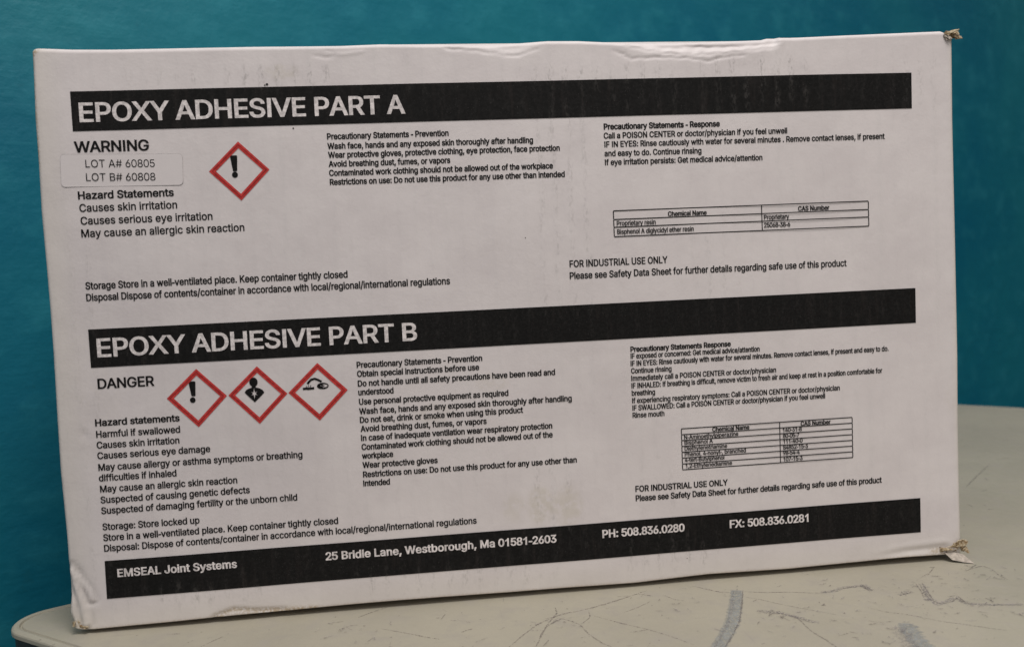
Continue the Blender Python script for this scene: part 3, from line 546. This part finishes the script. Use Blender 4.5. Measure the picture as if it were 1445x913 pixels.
  'z': '380;42 0 42 46 254 320 254 323 48 323 48 379 333 379 333 331 126 60 126 56 339 56 339 0',
}
CAP = 509

TEXT = {
  'title_a': (0.04, 7.48, [
     ('EPOXY ADHESIVE PART A', 2.98, -12.26, 131.03) ,
  ]),
  'title_b': (0.04, 7.4, [
     ('EPOXY ADHESIVE PART B', 3.24, -107.8, 130.9) ,
  ]),
  'signal_a': (0.045, 4.26, [
     ('WARNING', 0.12, -24.4, 29.18) ,
  ]),
  'signal_b': (0.042, 4.04, [
     ('DANGER', 2.42, -120.88, 22.52) ,
  ]),
  'lot': (-0.002, 3.08, [
     ('LOT A# 60805', 4.08, -30.95, 27.08) ,
     ('LOT B# 60808', 3.98, -36.4, 27.1) ,
  ]),
  'hazhead_a': (0.05, 3.03, [
     ('Hazard Statements', 0.26, -43.29, 37.66) ,
  ]),
  'haz_a': (0.028, 3.1, [
     ('Causes skin irritation', 0.44, -48.39, 38.48) ,
     ('Causes serious eye irritation', 0.56, -53.57, 52.15) ,
     ('May cause an allergic skin reaction', 0.46, -58.68, 64.79) ,
  ]),
  'stor_a': (0.038, 2.86, [
     ('Storage Store in a well-ventilated place. Keep container tightly closed', 0.52, -79.89, 105.88) ,
     ('Disposal Dispose of contents/container in accordance with local/regional/international regulations', 0.48, -84.65, 148.77) ,
  ]),
  'hazhead_b': (0.056, 2.73, [
     ('Hazard statements', 0.33, -136.23, 33.82) ,
  ]),
  'haz_b': (0.038, 2.75, [
     ('Harmful if swallowed', 0.44, -141.05, 33.57) ,
     ('Causes skin irritation', 0.32, -145.56, 33.11) ,
     ('Causes serious eye damage', 0.29, -149.95, 45.38) ,
     ('May cause allergy or asthma symptoms or breathing', 0.35, -154.82, 83.03) ,
     ('difficulties if inhaled', 0.24, -159.24, 31.13) ,
     ('May cause an allergic skin reaction', 0.4, -163.9, 55.43) ,
     ('Suspected of causing genetic defects', 0.29, -168.45, 60.45) ,
     ('Suspected of damaging fertility or the unborn child', 0.26, -172.98, 79.85) ,
  ]),
  'stor_b': (0.038, 2.77, [
     ('Storage: Store locked up', 0.27, -179.77, 39.16) ,
     ('Store in a well-ventilated place. Keep container tightly closed', 0.25, -184.34, 96.32) ,
     ('Disposal: Dispose of contents/container in accordance with local/regional/international regulations', 0.3, -188.83, 155.35) ,
  ]),
  'prev_a': (0.05, 2.41, [
     ('Precautionary Statements - Prevention', 101.05, -22.11, 50.7) ,
     ('Wash face, hands and any exposed skin thoroughly after handling', 101.04, -26.11, 86.63) ,
     ('Wear protective gloves, protective clothing, eye protection, face protection', 101.11, -29.79, 97.94) ,
     ('Avoid breathing dust, fumes, or vapors', 101.11, -33.51, 50.8) ,
     ('Contaminated work clothing should not be allowed out of the workplace', 101.07, -37.26, 94.69) ,
     ('Restrictions on use: Do not use this product for any use other than intended', 101.15, -41.03, 99.58) ,
  ]),
  'prev_b': (0.048, 2.49, [
     ('Precautionary Statements - Prevention', 108.02, -118.16, 53.36) ,
     ('Obtain special instructions before use', 107.99, -121.99, 51.9) ,
     ('Do not handle until all safety precautions have been read and', 108.06, -126.09, 84.75) ,
     ('understood', 108.06, -129.81, 14.9) ,
     ('Use personal protective equipment as required', 108.14, -133.89, 63.87) ,
     ('Wash face, hands and any exposed skin thoroughly after handling', 108.02, -137.94, 91.65) ,
     ('Do not eat, drink or smoke when using this product', 108.1, -141.66, 69.94) ,
     ('Avoid breathing dust, fumes, or vapors', 108.16, -145.49, 53.86) ,
     ('In case of inadequate ventilation wear respiratory protection', 108.15, -149.37, 82.4) ,
     ('Contaminated work clothing should not be allowed out of the', 108.15, -153.29, 82.42) ,
     ('workplace', 108.15, -157.09, 13.19) ,
     ('Wear protective gloves', 108.14, -161.07, 32.01) ,
     ('Restrictions on use: Do not use this product for any use other than', 108.13, -165.11, 92.63) ,
     ('Intended', 108.01, -168.92, 11.34) ,
  ]),
  'resphead_a': (0.062, 2.42, [
     ('Precautionary Statements - Response', 218.6, -21.37, 51.9) ,
  ]),
  'resp_a': (0.044, 2.43, [
     ('Call a POISON CENTER or doctor/physician if you feel unwell', 218.43, -25.25, 82.72) ,
     ('IF IN EYES: Rinse cautiously with water for several minutes . Remove contact lenses, if present', 218.59, -28.97, 128.0) ,
     ('and easy to do. Continue rinsing', 218.44, -32.83, 43.27) ,
     ('If eye irritation persists: Get medical advice/attention', 218.47, -36.63, 70.95) ,
  ]),
  'resphead_b': (0.062, 2.25, [
     ('Precautionary Statements Response', 226.46, -117.95, 45.61) ,
  ]),
  'resp_b': (0.042, 2.26, [
     ('IF exposed or concerned: Get medical advice/attention', 226.44, -120.94, 58.82) ,
     ('IF IN EYES: Rinse cautiously with water for several minutes. Remove contact lenses, if present and easy to do.', 226.32, -124.19, 119.9) ,
     ('Continue rinsing', 226.41, -127.43, 18.28) ,
     ('Immediately call a POISON CENTER or doctor/physician', 226.37, -130.72, 66.2) ,
     ('IF INHALED: If breathing is difficult, remove victim to fresh air and keep at rest in a position comfortable for', 226.34, -134.02, 116.55) ,
     ('breathing', 226.35, -137.25, 10.52) ,
     ('If experiencing respiratory symptoms: Call a POISON CENTER or doctor/physician', 226.41, -140.61, 95.89) ,
     ('IF SWALLOWED: Call a POISON CENTER or doctor/physician if you feel unwell', 226.41, -143.84, 88.82) ,
     ('Rinse mouth', 226.38, -147.05, 14.36) ,
  ]),
  'use_a': (0.036, 2.88, [
     ('FOR INDUSTRIAL USE ONLY', 201.03, -79.86, 43.6) ,
     ('Please see Safety Data Sheet for further details regarding safe use of this product', 200.9, -84.96, 126.24) ,
  ]),
  'use_b': (0.046, 2.6, [
     ('FOR INDUSTRIAL USE ONLY', 226.46, -180.13, 42.24) ,
     ('Please see Safety Data Sheet for further details regarding safe use of this product', 226.44, -184.31, 115.1) ,
  ]),
  'company': (0.058, 3.24, [
     ('EMSEAL Joint Systems', 4.93, -199.86, 48.58) ,
  ]),
  'address': (0.058, 3.32, [
     ('25 Bridle Lane, Westborough, Ma 01581-2603', 90.41, -199.8, 99.86) ,
  ]),
  'phone': (0.058, 3.43, [
     ('PH: 508.836.0280', 210.77, -199.51, 37.48) ,
  ]),
  'fax': (0.058, 3.48, [
     ('FX: 508.836.0281', 269.05, -199.67, 37.09) ,
  ]),
  'cellhead_a0': (0.055, 1.97, [
     ('Chemical Name', 245.51, -59.6, 17.51) ,
  ]),
  'cellhead_a1': (0.055, 2.01, [
     ('CAS Number', 305.14, -59.54, 14.61) ,
  ]),
  'cell_a0': (0.036, 2.02, [
     ('Proprietary resin', 222.6, -62.82, 17.35) ,
  ]),
  'cell_a1': (0.036, 2.03, [
     ('Bisphenol A diglycidyl ether resin', 222.61, -66.48, 34.26) ,
  ]),
  'cell_a2': (0.036, 2.06, [
     ('Proprietary', 289.17, -62.78, 11.73) ,
  ]),
  'cell_a3': (0.036, 2.06, [
     ('25068-38-6', 289.06, -66.25, 12.23) ,
  ]),
  'cellhead_b0': (0.055, 1.85, [
     ('Chemical Name', 262.26, -155.48, 17.21) ,
  ]),
  'cellhead_b1': (0.055, 1.87, [
     ('CAS Number', 303.41, -155.59, 14.13) ,
  ]),
  'cell_b0': (0.038, 1.84, [
     ('N-Aminoethylpiperazine', 249.29, -158.12, 24.96) ,
  ]),
  'cell_b1': (0.038, 1.84, [
     ('Bisphenol A', 249.34, -160.55, 13.04) ,
  ]),
  'cell_b2': (0.038, 1.84, [
     ('Diethylenetriamine', 249.34, -163.18, 19.59) ,
  ]),
  'cell_b3': (0.038, 1.84, [
     ('Phenol, 4-nonyl-, branched', 249.31, -165.81, 28.25) ,
  ]),
  'cell_b4': (0.038, 1.85, [
     ('4-tert-Butylphenol', 249.28, -168.34, 18.17) ,
  ]),
  'cell_b5': (0.038, 1.85, [
     ('1,2-Ethylenediamine', 249.55, -171.02, 21.42) ,
  ]),
  'cell_b6': (0.038, 1.86, [
     ('140-31-8', 294.95, -157.93, 8.99) ,
  ]),
  'cell_b7': (0.038, 1.87, [
     ('80-05-7', 294.97, -160.59, 7.69) ,
  ]),
  'cell_b8': (0.038, 1.87, [
     ('111-40-0', 295.09, -163.17, 9.1) ,
  ]),
  'cell_b9': (0.038, 1.87, [
     ('84852-15-3', 294.95, -165.84, 11.71) ,
  ]),
  'cell_b10': (0.038, 1.87, [
     ('98-54-4', 294.87, -168.39, 7.87) ,
  ]),
  'cell_b11': (0.038, 1.87, [
     ('107-15-3', 294.96, -171.19, 9.07) ,
  ]),
}
def parse(s):
    adv, rest = s.split(';', 1)
    cs = []
    for c in rest.split('|'):
        v = list(map(float, c.split()))
        if v: cs.append(list(zip(v[0::2], v[1::2])))
    return float(adv), cs
FONT = {k: parse(v) for k, v in GLYPHS.items()}
def grow(c, d):
    """offset a closed contour along its normals (left of travel is negative)"""
    n = len(c); out = []
    a = np.array(c); pv = a - np.roll(a, 1, 0); nx = np.roll(pv, -1, 0)
    pv = pv / np.maximum(np.linalg.norm(pv, axis=1, keepdims=True), 1e-9); nx = nx / np.maximum(np.linalg.norm(nx, axis=1, keepdims=True), 1e-9)
    n1 = np.c_[-pv[:, 1], pv[:, 0]]; n2 = np.c_[-nx[:, 1], nx[:, 0]]
    m = n1 + n2; l = np.sum(m * n1, axis=1, keepdims=True); m = m / np.maximum(l, 0.6)
    return a + m * d * np.array((1.0, 0.62))          # print spreads more across the stems
def glyph(cs):
    """union of the strokes of a letter: triangles whose winding number is not zero"""
    pts, edges = [], []
    for c in cs:
        o = len(pts); pts += [Vector((float(p[0]), float(p[1]))) for p in c]
        edges += [(o + i, o + (i + 1) % len(c)) for i in range(len(c))]
    V, _, F = delaunay_2d_cdt(pts, edges, [], 0, 1e-4)[:3]
    V = np.array([tuple(v) for v in V]); F = np.array(F, int)
    ctr = V[F].mean(1); w = np.zeros(len(F))
    for c in cs:
        a = np.asarray(c); b = np.roll(a, -1, 0)
        for (ax, ay), (bx, by) in zip(a, b):
            side = (bx - ax) * (ctr[:, 1] - ay) - (by - ay) * (ctr[:, 0] - ax)
            w += ((ay <= ctr[:, 1]) & (by > ctr[:, 1]) & (side > 0)) * 1.0 - ((ay > ctr[:, 1]) & (by <= ctr[:, 1]) & (side < 0)) * 1.0
    return V, [tuple(t) for t in F[w < -0.5]]
def typeset(keys, lift):
    vs, fs = [], []; off = 0
    for key in keys:
        bold, cap, rows = TEXT[key]
        sy = cap / CAP
        TIGHT = 12.0 if cap > 3.9 else (-10.0 if key in ('company', 'address', 'phone', 'fax') else 0.0)   # headings are set close, the footer loose
        for row in rows:
            text, x0, z0, wd = row[:4]; slope = -0.0262 if key == 'lot' else 0.0   # the sticker sits askew
            adv = sum(FONT[c][0] - TIGHT for c in text) + TIGHT
            first = FONT[text[0]][1]; last = FONT[text[-1]]
            lsb = min(p[0] for c in first for p in c); rsb = last[0] - max(p[0] for c in last[1] for p in c)
            sx = (wd - 2 * bold * cap) / (adv - lsb - rsb)
            pen = -lsb * sx + bold * cap; cache = {}
            for ch in text:
                a, cs = FONT[ch]
                if cs:
                    if ch not in cache:
                        cache[ch] = glyph([grow([(px * sx, py * sy) for px, py in c], bold * cap) for c in cs])
                    p, tri = cache[ch]
                    X = x0 + pen + p[:, 0]
                    Zc = z0 + p[:, 1] + slope * (pen + p[:, 0] - wd / 2)
                    vs.append(on_front(X, Zc, lift)); fs += [(t[0] + off, t[1] + off, t[2] + off) for t in tri]; off += len(p)
                pen += (a - TIGHT) * sx
    V = np.vstack(vs)
    # every triangle faces the camera (-y)
    out = []
    for t in fs:
        a, b, c = V[t[0]], V[t[1]], V[t[2]]
        ny = (b[2] - a[2]) * (c[0] - a[0]) - (b[0] - a[0]) * (c[2] - a[2])
        out.append(t if ny < 0 else (t[0], t[2], t[1]))
    return V, out
def words(name, keys, lift=0.16, mat=BLACK, parent=BOX, label=None):
    V, F = typeset(keys, lift)
    return part(name, V, F, mat, parent, label=label)
def shape(pts_list, lift):
    """filled outlines on the front, in mm"""
    vs, fs = [], []; off = 0
    for loops in pts_list:
        flat = [Vector((p[0], p[1], 0)) for c in loops for p in c]
        tri = tessellate_polygon([[Vector((p[0], p[1], 0)) for p in c] for c in loops])
        vs.append(on_front([p.x for p in flat], [p.y for p in flat], lift))
        for t in tri:
            a, b, c = (flat[i] for i in t)
            fs.append(tuple(i + off for i in (t if (b - a).cross(c - a).z > 0 else (t[0], t[2], t[1]))))
        off += len(flat)
    return np.vstack(vs), fs
def circle(cx, cz, rx, rz=None, n=24, a0=0.0, a1=2 * math.pi):
    rz = rz or rx; full = abs(a1 - a0 - 2 * math.pi) < 1e-6
    return [(cx + rx * math.cos(a0 + (a1 - a0) * k / (n if full else n - 1)), cz + rz * math.sin(a0 + (a1 - a0) * k / (n if full else n - 1))) for k in range(n)]
def stroke(pts, w):
    p = [Vector(q) for q in pts]; L, R = [], []
    for i in range(len(p)):
        t = (p[min(i + 1, len(p) - 1)] - p[max(i - 1, 0)]).normalized(); nr = Vector((-t.y, t.x)) * w / 2
        L.append(tuple(p[i] + nr)); R.append(tuple(p[i] - nr))
    return L + R[::-1]

BAR1 = [(0.0, 0.0), (360.0, 0.0), (359.85, -15.8), (0.05, -15.95)]
BAR2 = [(0.3, -96.33), (359.63, -96.36), (359.64, -112.15), (0.31, -112.12)]
BAR3 = [(0.15, -192.8), (360.0, -192.83), (359.95, -208.8), (0.0, -208.85)]
b = bar(BAR1, 'upper black bar headed EPOXY ADHESIVE PART A'); words('title_text', ['title_a'], 0.28, KNOCK, b)
b = bar(BAR2, 'middle black bar headed EPOXY ADHESIVE PART B'); words('title_text', ['title_b'], 0.28, KNOCK, b)
b = bar(BAR3, 'lowest black bar with the address and telephone numbers'); 
for nm in ('company', 'address', 'phone', 'fax'): words(nm + '_text', [nm], 0.28, KNOCK, b)
words('signal_word', ['signal_a'], label='bold word WARNING'); words('signal_word', ['signal_b'], label='bold word DANGER')
words('hazard_text', ['hazhead_a', 'haz_a']); words('hazard_text', ['hazhead_b', 'haz_b'])
words('storage_text', ['stor_a']); words('storage_text', ['stor_b'])
words('prevention_text', ['prev_a']); words('prevention_text', ['prev_b'])
words('response_text', ['resphead_a', 'resp_a']); words('response_text', ['resphead_b', 'resp_b'])
words('usage_note', ['use_a']); words('usage_note', ['use_b'])

# printed tables of chemicals
def chem_table(x0, x1, xd, z0, z1, fr, lw, keys):
    loops = []
    zs = [z0 + (z1 - z0) * f for f in fr]
    def rect(a, b, c, d): return [[(a, b), (c, b), (c, d), (a, d)]]
    for i, z in enumerate(zs): loops.append(rect(x0, z - lw / 2, x1, z + lw / 2))
    for a, bz in zip(zs[:-1], zs[1:]):
        for x in (x0, xd, x1): loops.append(rect(x - lw / 2, bz + lw / 2, x + lw / 2, a - lw / 2))
    V, F = shape(loops, 0.16)
    t = part('chemical_table', V, F, BLACK)
    for key in keys: words('column_heading' if 'head' in key else 'cell_text', [key], 0.22, BLACK, t)
chem_table(221.3, 338.05, 288.25, -56.4, -67.55, (0, .335, .635, 1), 0.42, [k for k in TEXT if k.startswith(('cellhead_a', 'cell_a'))])
chem_table(248.15, 327.85, 293.6, -153.35, -171.75, [i / 7 for i in range(8)], 0.40, [k for k in TEXT if k.startswith(('cellhead_b', 'cell_b'))])

# hazard pictograms
def pictogram(corners, label):
    c = np.array(corners); m = c.mean(0)
    def ring(a, bb): return [[tuple(m + (p - m) * a) for p in c], [tuple(m + (p - m) * bb) for p in c][::-1]]
    V, F = shape([ring(1.0, 0.775)], 0.16)
    d = part('hazard_pictogram', V, F, RED, label=label)
    V, F = shape([ring(0.915, 0.865)], 0.22)
    part('border_line', V, F, RED_DARK, d)
    return d
def exclamation(d, cx, zt, zb, w0, w1, dx, dz, r):
    body = [(cx - w0 / 2 + 0.25, zt), (cx + w0 / 2 - 0.25, zt), (cx + w0 / 2, zt - 0.35), (cx + w1 / 2 + 0.45, zb + 0.4), (cx + w1 / 2 + 0.2, zb), (cx - w1 / 2 + 0.25, zb), (cx - w1 / 2 + 0.05, zb + 0.4), (cx - w0 / 2, zt - 0.35)]
    V, F = shape([[body], [circle(dx, dz, r, r * 1.02)]], 0.16)
    part('exclamation_mark', V, F, BLACK, d)
d = pictogram([(64.85, -21.96), (76.89, -33.84), (64.76, -46.14), (52.46, -33.83)], 'red diamond with exclamation mark under the upper bar')
exclamation(d, 62.7, -27.6, -34.1, 2.9, 1.35, 62.8, -35.5, 1.2)
d = pictogram([(42.18, -114.88), (53.93, -126.8), (41.62, -139.27), (29.52, -126.59)], 'red diamond with exclamation mark beside the word DANGER')
exclamation(d, 40.1, -120.0, -126.2, 2.8, 1.3, 39.95, -127.8, 1.15)
d = pictogram([(66.86, -115.16), (78.74, -127.32), (66.65, -139.39), (54.54, -126.72)], 'red diamond with bust of a person marked by a star')
star = []
for k in range(12):
    a = math.pi / 2 + k * math.pi / 6; r = (2.5 if k % 6 == 0 else 1.6) if k % 2 == 0 else 0.62
    star.append((65.16 + r * math.cos(a) * 0.95, -126.5 + r * math.sin(a)))
bust = [(61.2, -125.9), (61.9, -124.9), (63.2, -124.3), (64.25, -124.0), (64.3, -123.1), (65.85, -123.1), (65.9, -124.0), (67.5, -124.5), (68.7, -125.3), (69.25, -126.25), (67.9, -127.7), (65.15, -130.2), (62.5, -127.4)]
V, F = shape([[bust, star[::-1]], [circle(65.1, -121.75, 1.7, 1.95)]], 0.16); part('bust_symbol', V, F, BLACK, d)
d = pictogram([(91.78, -115.14), (103.76, -127.29), (91.45, -139.56), (79.13, -127.1)], 'red diamond with corrosion symbol of drips on a hand')
loops = [[stroke([(87.2, -123.8), (87.9, -122.9), (88.8, -122.1), (90.3, -121.75), (91.6, -122.3), (93.1, -123.2)], 0.9)],
         [stroke([(85.2, -125.8), (86.6, -125.7), (87.4, -125.85), (89.9, -125.7)], 0.95)],
         [circle(93.5, -125.0, 2.45, 1.35), circle(93.9, -124.95, 1.6, 0.7)[::-1]],
         [stroke([(91.6, -124.5), (92.5, -124.1), (93.3, -124.6), (93.2, -125.4), (92.0, -125.6)], 0.75)],
         [circle(92.2, -125.0, 0.45, 0.4)], [circle(93.9, -125.0, 0.28, 0.25)],
         [circle(86.7, -124.9, 0.22)], [circle(87.6, -124.6, 0.22)], [circle(88.5, -124.6, 0.22)], [circle(87.3, -125.2, 0.2)], [circle(88.2, -125.15, 0.2)]]
V, F = shape(loops, 0.16); part('corrosion_symbol', V, F, BLACK, d)

# stuck-on lot sticker
def sticker():
    q = [(-5.6, -25.0), (42.4, -26.2), (41.9, -39.1), (-6.0, -38.3)]
    
    def rr(ins):
        out = []
        n = 4
        for i in range(n):
            p = Vector(q[i]); a = (Vector(q[i - 1]) - p).normalized(); bb = (Vector(q[(i + 1) % n]) - p).normalized()
            r = 1.8
            p = p + (a + bb) * ins
            for k in range(7):
                t = k / 6; s = p + a * r; e = p + bb * r
                out.append(tuple((1 - t) ** 2 * s + 2 * t * (1 - t) * p + t * t * e))
        return out
    V, F = shape([[rr(0.0)]], 0.13)
    o = part('lot_sticker', V, F, STICK_EDGE, label='clear rounded sticker with the two lot numbers')
    V, F = shape([[rr(0.14)]], 0.20); part('sticker_face', V, F, STICK, o)
    words('lot_text', ['lot'], 0.27, BLACK, o)
sticker()

# ink specks
loops = [[circle(87.5, -17.2, 0.32, n=8)], [circle(77.9, 1.05, 0.55, 0.45, n=9)], [circle(77.0, 0.7, 0.3, n=7)], [stroke([(233.6, -183.2), (233.3, -184.6)], 0.4)], [circle(182.4, -66.4, 0.22, n=7)], [circle(286, -203.5, 0.22, n=7)], [circle(249, -212.0, 0.2, n=7)]]
for l in loops:
    V, F = shape([l], 0.16); part('ink_speck', V, F, BLACK)

# torn corners: crumpled fibres and liner
def fibre(rng, p, d, length, w0, th, bend, segs=6):
    p = Vector(p); d = Vector(d).normalized(); vs, fs = [], []
    side = d.cross(Vector((rng.uniform(-.4, .4), rng.uniform(.3, 1), rng.uniform(-.4, .4)))).normalized()
    for i in range(segs + 1):
        t = i / segs; wd = w0 * (1 - 0.75 * t ** 1.5) * rng.uniform(.75, 1.25); nrm = d.cross(side).normalized()
        for a, bb in ((-1, -1), (1, -1), (1, 1), (-1, 1)): vs.append(p + side * a * wd / 2 + nrm * bb * th / 2)
        d = (d + Vector((rng.uniform(-bend, bend), rng.uniform(-bend, bend), rng.uniform(-bend, bend)))).normalized()
        side = (side - d * side.dot(d)).normalized(); p = p + d * length / segs
        if i:
            a = 4 * (i - 1)
            for j in range(4): fs.append((a + j, a + (j + 1) % 4, a + 4 + (j + 1) % 4, a + 4 + j))
    fs.append((3, 2, 1, 0)); a = 4 * segs; fs.append((a, a + 1, a + 2, a + 3))
    return vs, fs
def corner(items, seed, label):
    rng = random.Random(seed); vs, fs, mi = [], [], []
    for (p, dr, cnt, ln, w0, m, spread, bend) in items:
        for k in range(cnt):
            q = Vector(p) + Vector((rng.gauss(0, spread), rng.gauss(0, spread * .6), rng.gauss(0, spread * .7)))
            dd = Vector(dr) + Vector((rng.gauss(0, .2), rng.gauss(0, .3), rng.gauss(0, .16)))
            v, f = fibre(rng, q, dd, ln * rng.uniform(.6, 1.15), w0 * rng.uniform(.6, 1.2), 0.35, bend)
            o = len(vs); vs += [P(*x) for x in v]; fs += [tuple(i + o for i in face) for face in f]; mi += [m] * len(f)
    return part('torn_corner', vs, fs, [KRAFT, TORN], mi=mi, label=label)
corner([((378.0, 0.4, 16.2), (1, .2, 0.06), 9, 6.2, 2.4, 0, .75, .16), ((376.8, -0.3, 16.2), (.6, -.1, -.75), 3, 3.2, 1.8, 1, .45, .25), ((376.0, -.4, 17.4), (.7, -.1, -.6), 3, 4.0, .8, 0, .4, .25), ((381.0, 0.6, 16.0), (1, .1, .05), 8, 3.8, 2.2, 0, .9, .3), ((382.5, 0.4, 15.9), (.8, 0, -.3), 3, 2.4, 1.8, 1, .6, .3)], 3, 'frayed brown upper corner')
corner([((369, -0.8, -217.8), (1, -.05, .05), 4, 7, 2.2, 0, .6, .18), ((376, -.8, -217.0), (1, 0, .3), 5, 4.6, 2.3, 0, .8, .25), ((372, -1.2, -218.0), (1, -.1, .05), 3, 6, 2.4, 1, .6, .2), ((380.5, 0, -217.2), (.5, .1, -1), 4, 4.0, 2.0, 0, .7, .25), ((381.0, -.4, -216.2), (.6, 0, .9), 3, 2.6, 1.4, 0, .5, .3)], 8, 'frayed brown lower corner with a torn white flap')
# the torn white flap that hangs to the table from the lower corner
fl = [(371.0, -1.2, -219.2), (375.2, -1.8, -219.0), (379.4, -1.9, -220.2), (381.4, -7.4, -222.95), (377.0, -5.4, -222.6), (373.2, -3.4, -221.9)]
vs = [P(*p) for p in fl] + [P(p[0], p[1] + 0.5, p[2] - 0.1) for p in fl]; n = len(fl)
part('torn_flap', vs, [tuple(range(n)), tuple(range(2 * n - 1, n - 1, -1))] + [(i, i + n, (i + 1) % n + n, (i + 1) % n) for i in range(n)], TORN)
corner([((-13.4, 0.5, -217.6), (.6, -.1, -.75), 5, 3.6, 1.6, 0, .4, .2), ((-11.8, .5, -219.6), (1, -.05, -.1), 3, 3.2, 1.2, 0, .4, .2)], 5, 'worn brown lower corner')
